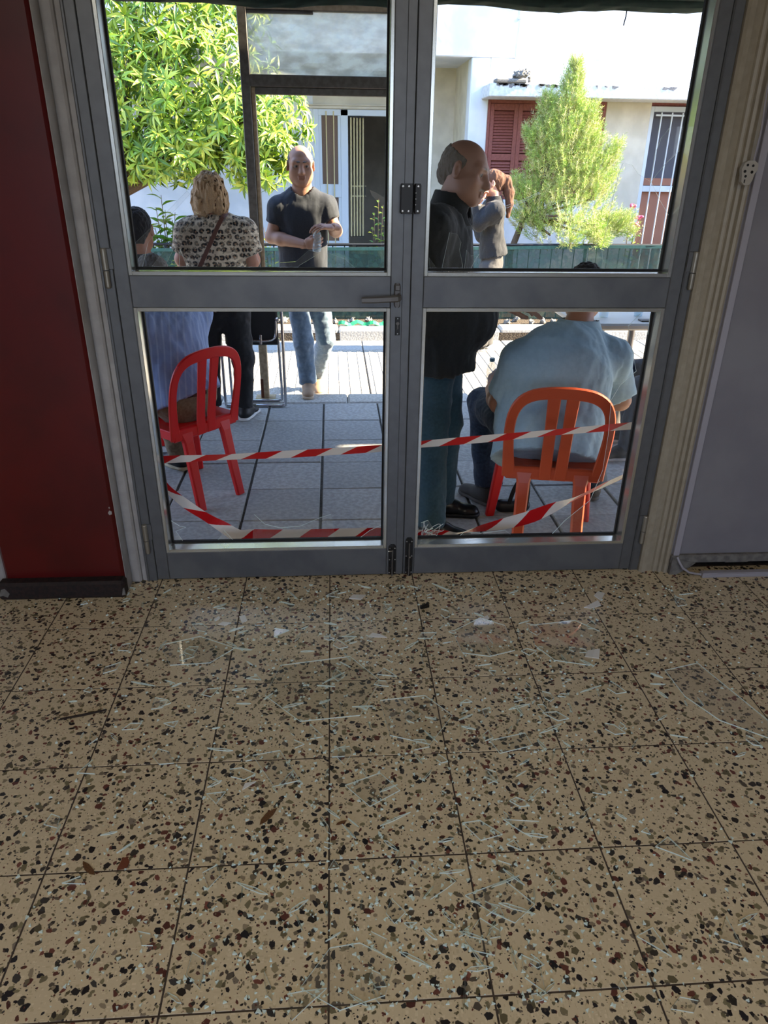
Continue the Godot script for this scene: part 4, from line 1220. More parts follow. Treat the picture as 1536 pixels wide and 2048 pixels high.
func build_tree() -> void:
	var base := Vector3(-2.42, -0.2, -9.15)
	var t := thing("tree", "broad-leaved garden tree with glossy bright green leaves behind the netting", "tree", base)
	var top := Vector3(-2.35, 1.15, -9.05)
	part("trunk", Shape.new().tube([base, Vector3(-2.44, 0.4, -9.14), Vector3(-2.38, 0.85, -9.1), top], [0.085, 0.07, 0.065, 0.06], 10), M.bark, t)
	rng.seed = 77
	# lobes of the crown
	var lobes := [[Vector3(-2.3, 2.1, -8.9), Vector3(1.0, 0.85, 0.8)], [Vector3(-1.35, 2.15, -8.75), Vector3(0.85, 0.75, 0.7)], [Vector3(-1.9, 2.95, -8.9), Vector3(1.2, 0.8, 0.9)], [Vector3(-0.85, 1.85, -8.75), Vector3(0.62, 0.52, 0.5)], [Vector3(-3.3, 2.3, -8.9), Vector3(0.9, 0.9, 0.8)], [Vector3(-2.55, 1.5, -8.75), Vector3(0.6, 0.42, 0.5)], [Vector3(-1.35, 3.2, -8.9), Vector3(0.9, 0.7, 0.8)], [Vector3(-0.75, 1.52, -8.7), Vector3(0.40, 0.34, 0.4)], [Vector3(-1.7, 1.55, -8.7), Vector3(0.6, 0.30, 0.45)]]
	for L in lobes:
		var c: Vector3 = L[0]
		var mid := top.lerp(c, 0.5) + Vector3(0, 0.12, 0)
		part("branch", Shape.new().tube([top - Vector3(0, 0.05, 0), mid, c], [0.045, 0.028, 0.012], 7), M.bark, t)
	var mesh := leaf_mesh(0.145, 0.034, 0.35, 0.5)
	var tones := [Color(0.24, 0.36, 0.03), Color(0.30, 0.42, 0.035), Color(0.16, 0.28, 0.03), Color(0.38, 0.48, 0.05), Color(0.10, 0.19, 0.03), Color(0.46, 0.52, 0.08)]
	var places := []
	for i in 1900:
		var L: Array = lobes[[0, 0, 0, 1, 1, 1, 2, 2, 2, 2, 3, 3, 4, 5, 6, 6, 7, 8, 8][rng.randi() % 19]]
		var d := Vector3(rng.randfn(), rng.randfn(), rng.randfn()).normalized()
		var rr := pow(rng.randf(), 0.28) * rng.randf_range(0.9, 1.08)
		var c: Vector3 = L[0] + d * rr * L[1]
		if c.z < -9.3 and rng.randf() < 0.6: continue
		var out := (d + Vector3(0, 0.25, 0.15)).normalized()
		var count := rng.randi_range(5, 9)
		var side := out.cross(Vector3.UP if absf(out.y) < 0.9 else Vector3.RIGHT).normalized()
		for k in count:
			var an := TAU * k / count + rng.randf() * 0.5
			var y := (out * rng.randf_range(0.25, 0.9) + (side * cos(an) + out.cross(side) * sin(an)) * 0.9 + Vector3(0, -0.15, 0)).normalized()
			var zz := (out + Vector3(rng.randf_range(-0.3, 0.3), 0.4, rng.randf_range(-0.3, 0.3)))
			zz = (zz - y * zz.dot(y)).normalized()
			var sc := rng.randf_range(0.65, 1.15)
			places.append([Transform3D(Basis(y.cross(zz), y, zz) * sc, c + y * 0.012), tones[rng.randi() % 6], c.z])
	places.sort_custom(func(a, b): return a[2] > b[2])
	var lm := leaf_mat(Color.WHITE, Color(0.30, 0.42, 0.08))
	var singles := []
	for k in 6:
		var q := leaf_mat(tones[k].linear_to_srgb(), Color(0.30, 0.42, 0.08))
		q.vertex_color_use_as_albedo = false
		singles.append(q)
	var rest := []
	for i in places.size():
		if i < 280:
			var o := obj("leaf", mesh, singles[tones.find(places[i][1])], t)
			o.transform = places[i][0]
			o.position -= base
		else:
			rest.append(places[i])
	scatter("foliage", mesh, lm, rest, t, base)

func scatter(called: String, mesh: Mesh, m: Material, places: Array, parent: Node3D, base: Vector3) -> void:
	var mm := MultiMesh.new()
	mm.transform_format = MultiMesh.TRANSFORM_3D
	mm.use_colors = true
	mm.mesh = mesh
	mm.instance_count = places.size()
	for i in places.size():
		var tr: Transform3D = places[i][0]
		tr.origin -= base
		mm.set_instance_transform(i, tr)
		mm.set_instance_color(i, places[i][1])
	var o := MultiMeshInstance3D.new()
	o.name = called
	o.multimesh = mm
	o.material_override = m
	o.set_meta("kind", "stuff")
	parent.add_child(o, true)

func spray_mesh() -> ArrayMesh:      # a twig with short feathery needles
	var s := Shape.new()
	for i in 15:
		var f := i / 15.0
		var y := f * 0.13
		var a := i * 2.4
		var d := Vector3(cos(a), 0.9, sin(a)).normalized()
		var w := d.cross(Vector3(sin(a), 0.2, cos(a))).normalized() * 0.0032
		var p := Vector3(0, y, 0)
		var long := 0.055 * (1.15 - f * 0.6)
		s.tri(p - w, p + w, p + d * long, w.cross(d).normalized())
	s.tri(Vector3(-0.002, 0, 0), Vector3(0.002, 0, 0), Vector3(0, 0.16, 0), Vector3.BACK)
	return s.mesh()

func build_conifer() -> void:
	var base := Vector3(2.15, -0.2, -9.05)
	var t := thing("conifer", "feathery yellow-green conifer growing in front of the red shutters", "tree", base)
	part("trunk", Shape.new().tube([base, Vector3(2.12, 0.5, -9.05), Vector3(2.35, 1.2, -9.05), Vector3(2.6, 2.2, -9.05)], [0.05, 0.04, 0.03, 0.01], 8), M.bark, t)
	rng.seed = 55
	# foliage masses traced as plumes: from, to, radius at foot, radius at tip
	var zz := -8.95
	var plumes := [
		[W(1125, 300, zz), W(1152, 130, zz), 0.36, 0.02, 5], [W(1085, 420, zz), W(1098, 195, zz), 0.30, 0.07, 5], [W(1180, 380, zz), W(1172, 215, zz), 0.30, 0.10, 5],
		[W(1145, 450, zz), W(1132, 260, zz), 0.48, 0.26, 7], [W(1180, 400, zz), W(1234, 292, zz), 0.24, 0.05, 2], [W(1060, 420, zz), W(1030, 365, zz), 0.26, 0.08, 2],
		[W(1100, 470, zz), W(1040, 430, zz), 0.24, 0.14, 2], [W(1180, 470, zz), W(1250, 440, zz), 0.22, 0.10, 3], [W(1200, 450, zz), W(1262, 470, zz), 0.16, 0.08, 1], [W(1140, 430, zz + 0.3), W(1140, 497, zz + 0.45), 0.16, 0.05, 1], [W(1190, 450, zz + 0.3), W(1200, 495, zz + 0.42), 0.13, 0.04, 1], [W(1100, 330, zz), W(1062, 260, zz), 0.26, 0.08, 2]]
	var list := []
	for i in plumes.size():
		for k in plumes[i][4]: list.append(i)
		part("branch", Shape.new().tube([Vector3(2.3, 0.9, -9.05), plumes[i][0], plumes[i][1]], [0.02, 0.012, 0.003], 5), M.bark, t)
	var tones := [Color(0.30, 0.42, 0.08), Color(0.38, 0.48, 0.10), Color(0.46, 0.52, 0.14), Color(0.24, 0.36, 0.07), Color(0.50, 0.50, 0.20), Color(0.42, 0.40, 0.18)]
	var places := []
	for i in 5200:
		var P: Array = plumes[list[rng.randi() % list.size()]]
		var f := rng.randf()
		var c: Vector3 = P[0].lerp(P[1], f)
		var rad: float = lerpf(P[2], P[3], f)
		var d := Vector3(rng.randfn(), rng.randfn() * 0.7, rng.randfn()).normalized()
		c += d * rad * pow(rng.randf(), 0.45) * Vector3(1, 1, 0.75)
		var y: Vector3 = (d * 0.7 + Vector3(0, 0.9, 0) + (P[1] - P[0]).normalized() * 0.4 + Vector3(rng.randf_range(-0.4, 0.4), 0, rng.randf_range(-0.4, 0.4))).normalized()
		var x: Vector3 = y.cross(Vector3(rng.randf(), rng.randf(), rng.randf())).normalized()
		var sc := rng.randf_range(0.6, 1.1)
		places.append([Transform3D(Basis(x, y, x.cross(y)) * sc, c), tones[rng.randi() % 6]])
	scatter("foliage", spray_mesh(), leaf_mat(Color.WHITE, Color(0.35, 0.42, 0.10), 0.6), places, t, base)

func leafy_plant(called: String, label: String, cat: String, base: Vector3, stems: Array, size: float, per: int, flowers := 0) -> void:
	var t := thing(called, label, cat, base)
	rng.seed = int(absf(base.x) * 1000.0) + 3
	var mesh := leaf_mesh(size, size * 0.34, 0.4, 0.4)
	var m := [leaf_mat(Color(0.50, 0.58, 0.18), Color(0.34, 0.42, 0.10)), leaf_mat(Color(0.40, 0.55, 0.15), Color(0.30, 0.42, 0.08)), leaf_mat(Color(0.30, 0.46, 0.13), Color(0.24, 0.36, 0.08))]
	for s in stems:
		part("stem", Shape.new().tube([base, base.lerp(s, 0.5) + Vector3(0, 0.03, 0), s], [0.01, 0.007, 0.003], 5), M.bark, t)
		for k in per:
			var f := 0.25 + 0.75 * k / per
			var a := k * 2.4
			var y := Vector3(cos(a), 0.75, sin(a)).normalized()
			var z := Vector3(0, 1, 0.4); z = (z - y * z.dot(y)).normalized()
			var o := obj("leaf", mesh, m[rng.randi() % 3], t)
			o.transform = Transform3D(Basis(y.cross(z), y, z) * rng.randf_range(0.7, 1.1), base.lerp(s, f) - base + Vector3(0, 0.02, 0))
	for k in flowers:
		var f := Field.new(Vector3(-0.05, -0.04, -0.05), Vector3(0.05, 0.04, 0.05), 0.01)
		for j in 7: f.ell(Vector3(rng.randf_range(-0.03, 0.03), rng.randf_range(-0.02, 0.02), rng.randf_range(-0.03, 0.03)), Basis(), Vector3(0.02, 0.016, 0.02), 0.004)
		var s := Shape.new()
		f.into(s)
		var o := obj("flower", s, M.pink, t)
		o.position = stems[k % stems.size()] - base + Vector3(0, 0.04, 0.03)

func build_plants() -> void:
	build_tree()
	build_conifer()
	var z := -8.9
	leafy_plant("young_plant", "slender yellow-leaved young plant in front of the dark porch doorway", "plant", Vector3(0.52, -0.2, z), [W(757, 398, z), W(766, 410, z), W(748, 425, z), W(772, 440, z), W(745, 455, z)], 0.085, 16)
	leafy_plant("bush", "low bright green leafy bush at the foot of the tree, above the netting", "bush", Vector3(-1.9, -0.2, z), [W(322, 390, z), W(330, 420, z), W(345, 440, z), W(310, 455, z), W(365, 460, z), W(300, 470, z), W(338, 475, z), W(380, 470, z), W(355, 480, z), W(290, 440, z), W(350, 425, z), W(312, 415, z), W(395, 462, z), W(318, 478, z), W(370, 445, z)], 0.17, 15)
	leafy_plant("bush", "small leafy bush above the netting behind the metal post", "bush", Vector3(-0.72, -0.2, z), [W(528, 455, z), W(540, 470, z), W(550, 482, z), W(530, 490, z)], 0.09, 9)
	leafy_plant("geranium", "pink flowering geranium beside the barred door of the house", "plant", Vector3(3.6, -0.2, -9.2), [W(1262, 420, -9.2), W(1275, 440, -9.2), W(1270, 455, -9.2), W(1285, 462, -9.2)], 0.09, 8, 3)

# ---------------------------------------------------------------- furniture and tape
func plastic_chair(label: String, m: Material, front: Material, at: Vector3, turn: float, group := "") -> Node3D:
	# origin on the ground under the seat, the sitter looks along -z
	var t := thing("plastic_chair", label, "chair", at, turn, group)
	var seat := Shape.new()
	var nx := 10; var nz := 10
	var y := func(i: int, j: int) -> Vector3:
		var x := lerpf(-0.215, 0.215, float(i) / nx); var z := lerpf(-0.215, 0.185, float(j) / nz)
		var e := maxf(absf(x) / 0.215, absf(z + 0.015) / 0.2)
		return Vector3(x, 0.425 + 0.022 * smoothstep(0.55, 1.0, e) - (0.02 if j == 0 else 0.0), z)
	for i in nx:
		for j in nz:
			for e in [0.0, -0.007]:
				var d := Vector3(0, e, 0)
				seat.quad(y.call(i, j) + d, y.call(i + 1, j) + d, y.call(i + 1, j + 1) + d, y.call(i, j + 1) + d)
	seat.span(Vector3(-0.215, 0.385, 0.165), Vector3(0.215, 0.447, 0.190), 0.008)
	seat.span(Vector3(-0.218, 0.395, -0.21), Vector3(-0.205, 0.445, 0.18), 0.004).span(Vector3(0.205, 0.395, -0.21), Vector3(0.218, 0.445, 0.18), 0.004)
	seat.span(Vector3(-0.21, 0.375, -0.222), Vector3(0.21, 0.43, -0.208), 0.005)
	obj("seat", seat, m, t)
	var hoop := []
	for p in [[-0.198, 0.40, 0.180], [-0.206, 0.48, 0.190], [-0.214, 0.58, 0.208], [-0.214, 0.66, 0.224], [-0.203, 0.725, 0.238], [-0.175, 0.775, 0.249], [-0.125, 0.806, 0.257], [-0.06, 0.818, 0.261], [0, 0.820, 0.262]]:
		hoop.append(Vector3(p[0], p[1], p[2]))
	for i in range(7, -1, -1): hoop.append(Vector3(-hoop[i].x, hoop[i].y, hoop[i].z))
	var wide := [0.062, 0.052, 0.046, 0.045, 0.046, 0.050, 0.054, 0.056, 0.056, 0.056, 0.054, 0.050, 0.046, 0.045, 0.046, 0.052, 0.062]
	obj("back_hoop", Shape.new().bar(smooth_path(hoop, 3), smooth_path(wide, 3), 0.016, Vector3(0, -0.15, 1), 0.3), m, t)
	for s in [-1, 1]:
		obj("back_slat", Shape.new().bar([Vector3(s * 0.034, 0.39, 0.186), Vector3(s * 0.036, 0.5, 0.198), Vector3(s * 0.038, 0.65, 0.226), Vector3(s * 0.040, 0.80, 0.256)], [0.056, 0.052, 0.050, 0.056], 0.014, Vector3(0, -0.15, 1), 0.3), m, t)
		obj("leg", Shape.new().bar([Vector3(s * 0.128, 0.43, 0.172), Vector3(s * 0.128, 0.37, 0.185), Vector3(s * 0.132, 0.2, 0.215), Vector3(s * 0.138, 0.0, 0.255)], [0.085, 0.060, 0.055, 0.050], [0.03, 0.036, 0.034, 0.03], Vector3(0, 0.15, 1), 0.22), m, t)
		var fl := obj("leg", Shape.new().bar([Vector3(s * 0.190, 0.43, -0.185), Vector3(s * 0.206, 0.35, -0.19), Vector3(s * 0.230, 0.15, -0.205), Vector3(s * 0.248, 0.0, -0.215)], [0.07, 0.058, 0.052, 0.046], [0.03, 0.034, 0.032, 0.028], Vector3(s * 0.4, 0, -1), 0.22), front, t)
		if front != m: fl.set_meta("label", "bright red front leg")
	return t

func ribbon(path: Array, across: Array, period := 0.2, dup := true) -> Shape:
	var s := Shape.new()
	s.has_uv = true
	var u := 0.0
	for i in path.size() - 1:
		var l: float = (path[i + 1] - path[i]).length()
		var u1 := u + l / period
		var a: Vector3 = path[i] - across[i] / 2.0; var b: Vector3 = path[i] + across[i] / 2.0
		var c: Vector3 = path[i + 1] + across[i + 1] / 2.0; var d: Vector3 = path[i + 1] - across[i + 1] / 2.0
		var nm := (b - a).cross(d - a).normalized()
		if nm.z < 0: nm = -nm
		s.raw([a, b, c], [nm, nm, nm], [Vector2(u, 1), Vector2(u, 0), Vector2(u1, 0)])
		s.raw([a, c, d], [nm, nm, nm], [Vector2(u, 1), Vector2(u1, 0), Vector2(u1, 1)])
		u = u1
	return s

func smooth_path(pts: Array, n := 6) -> Array:
	var out := []
	for i in pts.size() - 1:
		var p0 = pts[maxi(i - 1, 0)]; var p1 = pts[i]; var p2 = pts[i + 1]; var p3 = pts[mini(i + 2, pts.size() - 1)]
		for k in n:
			var t := float(k) / n
			out.append(0.5 * (2.0 * p1 + (p2 - p0) * t + (2.0 * p0 - 5.0 * p1 + 4.0 * p2 - p3) * t * t + (3.0 * p1 - p0 - 3.0 * p2 + p3) * t * t * t))
	out.append(pts[-1])
	return out

func build_tape() -> void:
	var z := -2.72
	var path := smooth_path([W(312, 921, z), W(335, 919, z), W(480, 913, z), W(620, 906, z), W(770, 896, z), W(850, 888, z), W(1000, 875, z), W(1130, 863, z), W(1270, 851, z), W(1300, 849, z)], 10)
	var ac := []
	for i in path.size():
		var f: float = float(i) / path.size()
		var tw := 0.0 if f > 0.52 else 0.10 * sin(f * 40.0)
		ac.append(Vector3(0, 0.036 + 0.003 * sin(f * 23.0), 0.045 * (0.4 + tw)))
	var o := obj("barrier_tape", ribbon(path, ac, 0.20), M.tape)
	tag(o, "upper strand of red and white barrier tape stretched behind the door", "tape")
	# a second fold lies over the strand, as the tape is doubled
	var q := -2.70
	var pts := [[318, 955, 0.036, 0.02], [338, 980, 0.036, 0.01], [372, 1008, 0.042, 0.0], [412, 1034, 0.044, 0.01], [446, 1054, 0.048, -0.01], [478, 1072, 0.060, 0.0], [510, 1071, 0.066, 0.012], [560, 1072, 0.068, 0.012], [640, 1071, 0.068, 0.012], [766, 1069, 0.070, 0.012], [846, 1072, 0.064, 0.01], [890, 1071, 0.05, 0.0], [920, 1066, 0.022, 0.03], [960, 1057, 0.04, 0.02], [1010, 1047, 0.060, 0.01], [1060, 1034, 0.066, 0.01], [1105, 1016, 0.06, 0.02], [1150, 997, 0.036, 0.04], [1200, 974, 0.036, 0.03], [1262, 946, 0.036, 0.03], [1300, 930, 0.036, 0.03]]
	var pp := []; var aa := []
	for p in pts:
		pp.append(W(p[0], p[1], q))
		aa.append(Vector3(0, p[2], p[3]))
	var sp := smooth_path(pp, 6)
	var sa := smooth_path(aa, 6)
	var dirs := []
	for i in sp.size():
		var d: Vector3 = (sp[mini(i + 1, sp.size() - 1)] - sp[maxi(i - 1, 0)]).normalized()
		var a: Vector3 = sa[i]
		dirs.append((Vector3(-d.y, d.x, 0).normalized() * a.y + Vector3(0, 0, a.z)))
	var o2 := obj("barrier_tape", ribbon(sp, dirs, 0.235), M.tape)
	tag(o2, "lower strand of red and white barrier tape sagging to the sill", "tape")

func bottle(at: Vector3, label: String, h := 0.2, tilt := Vector3.ZERO, banded := false) -> Node3D:
	var t := thing("water_bottle", label, "bottle", at)
	t.rotation = tilt
	obj("body", Shape.new().lathe(Vector3.ZERO, [[0, 0.002], [0.026, 0.0], [0.031, 0.006], [0.031, h * 0.25], [0.029, h * 0.32], [0.031, h * 0.4], [0.031, h * 0.66], [0.024, h * 0.8], [0.012, h * 0.89], [0.012, h * 0.93]], 18), M.bottle, t)
	obj("cap", Shape.new().lathe(Vector3(0, h * 0.92, 0), [[0.0, 0.016], [0.013, 0.016], [0.014, 0.013], [0.014, 0.0]], 16), M.cap_blue, t)
	if banded: obj("label_band", Shape.new().lathe(Vector3.ZERO, [[0.0313, h * 0.42], [0.0316, h * 0.44], [0.0316, h * 0.62], [0.0313, h * 0.64]], 18), M.label_blue, t)
	return t

func build_things() -> void:
	var orange := plastic_chair("orange plastic stacking chair under the man in the pale blue polo shirt", M.orange_plastic, M.red_plastic, Vector3(1.015, PAVE, -3.165), -0.18)
	var f := Vector3(-0.76, 0, -0.64)
	plastic_chair("bright red plastic chair under the man in the blue striped shirt", M.red_plastic, M.red_plastic, Vector3(-0.825, PAVE, -3.80), atan2(-f.x, -f.z))
	plastic_chair("red plastic chair under the dark-haired man, hidden behind the door frame", M.red_plastic, M.red_plastic, Vector3(-1.30, PAVE, -4.75), 0.15)
	plastic_chair("red plastic chair beside the outdoor table, hidden by the door frame", M.red_plastic, M.red_plastic, Vector3(2.32, PAVE, -4.25), PI / 2)
	# black chair with a chrome tube frame beside the post
	var at := Vector3(-0.60, PAVE, -5.28)
	var c := thing("tube_chair", "folded black vinyl chair with chromed tube frame beside the post", "chair", at)
	for s in [-1, 1]:
		obj("frame_tube", Shape.new().tube(smooth_path([Vector3(0, 0.011, -0.04), Vector3(s * 0.14, 0.011, -0.04), Vector3(s * 0.205, 0.014, -0.04), Vector3(s * 0.223, 0.04, -0.04), Vector3(s * 0.224, 0.3, -0.05), Vector3(s * 0.224, 0.62, -0.06), Vector3(s * 0.22, 0.84, -0.08)], 5), 0.0115, 8), M.chrome, c)
		obj("frame_tube", Shape.new().tube(smooth_path([Vector3(0, 0.011, -0.17), Vector3(s * 0.12, 0.011, -0.17), Vector3(s * 0.175, 0.016, -0.17), Vector3(s * 0.190, 0.05, -0.17), Vector3(s * 0.188, 0.3, -0.15), Vector3(s * 0.186, 0.50, -0.12)], 5), 0.0105, 8), M.chrome, c)
		obj("side_tube", Shape.new().tube(smooth_path([Vector3(0, 0.50, -0.04), Vector3(s * 0.12, 0.50, -0.04), Vector3(s * 0.165, 0.52, -0.045), Vector3(s * 0.178, 0.57, -0.05), Vector3(s * 0.178, 0.64, -0.055)], 5), 0.009, 8), M.chrome, c)
		obj("bolt", Shape.new().lathe(Vector3(s * 0.19, 0.655, -0.04), [[0, 0.012], [0.014, 0.01], [0.014, 0]], 10, Vector3.BACK), M.chrome, c)
	obj("backrest", Shape.new().box(Vector3(0, 0.655, -0.065), Vector3(0.385, 0.38, 0.024), 0.01), M.black_vinyl, c)
	obj("seat", Shape.new().box(Vector3(0, 0.68, -0.115), Vector3(0.35, 0.36, 0.03), 0.012), M.black_vinyl, c)
	obj("clip", Shape.new().span(Vector3(0.06, 0.475, -0.052), Vector3(0.075, 0.545, -0.03), 0.002), M.chrome, c)
	obj("care_tag", Shape.new().span(Vector3(-0.09, 0.60, -0.053), Vector3(-0.045, 0.63, -0.050), 0.001), mat(Color(0.75, 0.72, 0.70), 0.6), c)
	# table on the right
	var tb := thing("table", "pale outdoor table with a steel leg behind the man in the polo shirt", "table", Vector3(2.35, PAVE, -5.15))
	obj("table_top", Shape.new().span(Vector3(-0.72, 0.69, -0.4), Vector3(0.75, 0.735, 0.4), 0.012), M.table, tb)
	for p in [[-0.32, 0.28], [0.62, 0.28], [-0.32, -0.28], [0.62, -0.28]]:
		obj("leg", Shape.new().tube([Vector3(p[0], 0, p[1]), Vector3(p[0], 0.69, p[1])], 0.024, 10), M.steel, tb)
	var ty := PAVE + 0.735
	bottle(Vector3(1.86, ty, -4.98), "clear water bottle with blue label standing on the outdoor table", 0.21, Vector3.ZERO, true)
	var ph := obj("phone", Shape.new().span(Vector3(-0.075, 0, -0.036), Vector3(0.075, 0.009, 0.036), 0.004), M.black_metal)
	ph.position = Vector3(2.14, ty, -4.85)
	tag(ph, "black phone lying flat on the outdoor table", "phone")
	var gs := thing("drinking_glass", "clear drinking glass on the outdoor table beside the phone", "glass", Vector3(2.12, ty, -5.02))
	obj("glass_wall", Shape.new().lathe(Vector3.ZERO, [[0, 0.004], [0.028, 0.004], [0.028, 0], [0.036, 0.09], [0.034, 0.09], [0.027, 0.006]], 16), M.bottle, gs)
	# black strap bag under the orange chair
	var bg := thing("bag", "small black bag with a strap beside the orange chair leg", "bag", Vector3(0.97, PAVE, -3.46))
	obj("strap", Shape.new().bar(smooth_path([Vector3(-0.06, 0.03, 0.02), Vector3(-0.04, 0.16, 0.05), Vector3(0.0, 0.235, 0.07), Vector3(0.018, 0.20, 0.085), Vector3(0.02, 0.11, 0.09), Vector3(0.012, 0.055, 0.08), Vector3(-0.03, 0.04, 0.05)], 4), 0.022, 0.006, Vector3(0, 0.2, 1)), M.black_vinyl, bg)
	var fb := Field.new(Vector3(-0.13, 0, -0.08), Vector3(0.07, 0.1, 0.08), 0.01)
	fb.cone(Vector3(-0.09, 0.035, 0), Vector3(0.03, 0.035, 0), 0.036, 0.036, 0.02)
	var sb := Shape.new()
	fb.into(sb)
	obj("pouch", sb, M.black_vinyl, bg)

# ---------------------------------------------------------------- broken glass and litter on the floor
func shard_mesh(poly: Array, thick := 0.004) -> ArrayMesh:
	var a := Shape.new().prism(poly, Vector3(0, thick, 0), Vector3.RIGHT, Vector3.FORWARD, Vector3(0, -thick, 0), false, true)
	var b := Shape.new().prism(poly, Vector3(0, thick, 0), Vector3.RIGHT, Vector3.FORWARD, Vector3(0, -thick, 0), true, false)
	var m := a.mesh()
	m.add_surface_from_arrays(Mesh.PRIMITIVE_TRIANGLES, b.mesh().surface_get_arrays(0))
	m.surface_set_material(0, M.glass)
	m.surface_set_material(1, M.glass_edge)
	return m

func put_shard(called: String, m: Mesh, at: Vector3, turn: float, size: float, label: String, group: String, lean := Vector3.ZERO) -> void:
	var o := MeshInstance3D.new()
	o.name = numbered(called)
	o.mesh = m
	add_child(o)
	o.position = at
	o.rotation = Vector3(lean.x, turn, lean.z)
	o.scale = Vector3(size, 1, size)
	tag(o, label, "glass shard", group)

func build_litter() -> void:
	rng.seed = 2024
	var splinters := []; var plates := []
	for k in 8:
		var l := rng.randf_range(0.035, 0.075); var w := rng.randf_range(0.004, 0.010)
		splinters.append(shard_mesh([[-l, -w * 0.3], [-l * 0.2, -w], [l, 0.0], [l * 0.3, w * 0.8], [-l * 0.6, w * 0.7]]))
	for k in 8:
		var n := rng.randi_range(3, 5)
		var poly := []
		for j in n:
			var a := TAU * (j + rng.randf_range(-0.25, 0.25)) / n
			var r := rng.randf_range(0.018, 0.050)
			poly.append([cos(a) * r * 1.4, sin(a) * r])
		plates.append(shard_mesh(poly))
	# large pieces that can be told apart
	for b in [
		[[[505, 1510], [548, 1572], [600, 1560], [560, 1500]], 0], [[[1330, 1340], [1395, 1325], [1536, 1440], [1536, 1475], [1440, 1440], [1370, 1392]], "long greenish glass plate on the floor below the right wall"],
		[[[905, 1262], [960, 1235], [1010, 1250], [1030, 1300], [980, 1312], [925, 1305]], "broken glass plate on the floor beside the small black plastic clip"], [[[1060, 1250], [1150, 1240], [1200, 1262], [1180, 1330], [1110, 1320], [1070, 1290]], 0],
		[[[560, 1330], [700, 1312], [760, 1360], [720, 1430], [600, 1442], [530, 1390]], 0], [[[760, 1400], [850, 1390], [905, 1430], [860, 1488], [780, 1470]], 0],
		[[[930, 1790], [1010, 1760], [1070, 1808], [1030, 1845], [985, 1825]], 0], [[[925, 1645], [960, 1640], [1005, 1668], [962, 1680]], 0],
		[[[930, 1880], [960, 1835], [1000, 1860], [990, 1910], [945, 1900]], 0], [[[600, 1975], [660, 1895], [720, 1885], [790, 1920], [770, 1990], [680, 2020]], "large glass plate on the floor furthest from the door"],
		[[[320, 1290], [400, 1272], [470, 1295], [420, 1325], [340, 1330]], "flat glass plate on the floor close to the red pillar"], [[[980, 1480], [1050, 1465], [1065, 1490], [1000, 1506]], 0], [[[690, 1570], [760, 1545], [800, 1580], [740, 1612]], 0]]:
		var w := []
		for p in b[0]: w.append(G(p[0], p[1], 0.004))
		var c := Vector3.ZERO
		for p in w: c += p / w.size()
		var poly := []
		for p in w: poly.append([p.x - c.x, -(p.z - c.z)])
		put_shard("glass_plate", shard_mesh(poly, 0.004), Vector3(c.x, 0.0006, c.z), 0.0, 1.0, b[1] if b[1] is String else "large flat plate of clear glass lying on the terrazzo floor", "large glass plates on the floor")
	for i in 285:
		var px := 0.0; var py := 0.0
		while true:
			px = rng.randf_range(20, 1520); py = 1175.0 + 840.0 * pow(rng.randf(), 1.5)
			var w := exp(-pow((px - 800.0) / 460.0, 2.0)) * (1.0 if py < 1560 else 0.55)
			if rng.randf() < w + 0.06: break
		var at := G(px, py, 0.0)
		var sz := rng.randf_range(0.35, 1.0)
		if i % 5 < 3:
			put_shard("glass_splinter", splinters[rng.randi() % 8], at + Vector3(0, 0.001, 0), rng.randf() * TAU, sz * 0.68, "thin clear glass splinter lying on the terrazzo floor", "glass splinters on the floor", Vector3(rng.randf_range(-0.05, 0.05), 0, rng.randf_range(-0.06, 0.06)))
		else:
			put_shard("glass_shard", plates[rng.randi() % 8], at + Vector3(0, 0.001, 0), rng.randf() * TAU, sz * 0.8, "small angular shard of clear glass on the terrazzo floor", "glass shards on the floor", Vector3(rng.randf_range(-0.06, 0.06), 0, rng.randf_range(-0.06, 0.06)))
	# crumbs beyond counting
	var cs := Shape.new().prism([[-0.003, -0.002], [0.003, -0.001], [0.001, 0.003]], Vector3(0, 0.003, 0), Vector3.RIGHT, Vector3.FORWARD, Vector3(0, -0.003, 0))
	var mm := MultiMesh.new()
	mm.transform_format = MultiMesh.TRANSFORM_3D
	mm.mesh = cs.mesh()
	mm.instance_count = 2600
	for i in 2600:
		var px := 0.0; var py := 0.0
		while true:
			px = rng.randf_range(10, 1526); py = 1170.0 + 860.0 * pow(rng.randf(), 1.4)
			if rng.randf() < exp(-pow((px - 780.0) / 480.0, 2.0)) + 0.08: break
		mm.set_instance_transform(i, Transform3D(Basis(Vector3.UP, rng.randf() * TAU) * rng.randf_range(0.4, 1.6), G(px, py, 0.0)))
	var cr := MultiMeshInstance3D.new()
	cr.name = "glass_crumbs"
	cr.multimesh = mm
	cr.material_override = M.glass_edge
	add_child(cr)
	tag(cr, "fine crumbs of glass sprinkled over the terrazzo floor", "glass", "", "stuff")
	# white opaque chips
	for p in [[[478, 1232], [490, 1230], [494, 1240], [484, 1246]], [[428, 1238], [438, 1232], [440, 1236], [432, 1241]], [[436, 1248], [446, 1243], [462, 1245], [452, 1250]], [[736, 1273], [745, 1265], [760, 1268], [774, 1274]], [[698, 1196], [706, 1189], [732, 1189], [722, 1198]], [[484, 1579], [490, 1566], [512, 1562]], [[963, 1236], [975, 1230], [979, 1236], [968, 1241]], [[1170, 1312], [1176, 1300], [1200, 1297], [1198, 1316]], [[1188, 1190], [1196, 1182], [1210, 1186], [1202, 1200]], [[1168, 1214], [1196, 1200], [1202, 1210], [1182, 1216]]]:
		var w := []
		for q in p: w.append(G(q[0], q[1], 0.004))
		var poly := []
		for q in w: poly.append([q.x - w[0].x, -(q.z - w[0].z)])
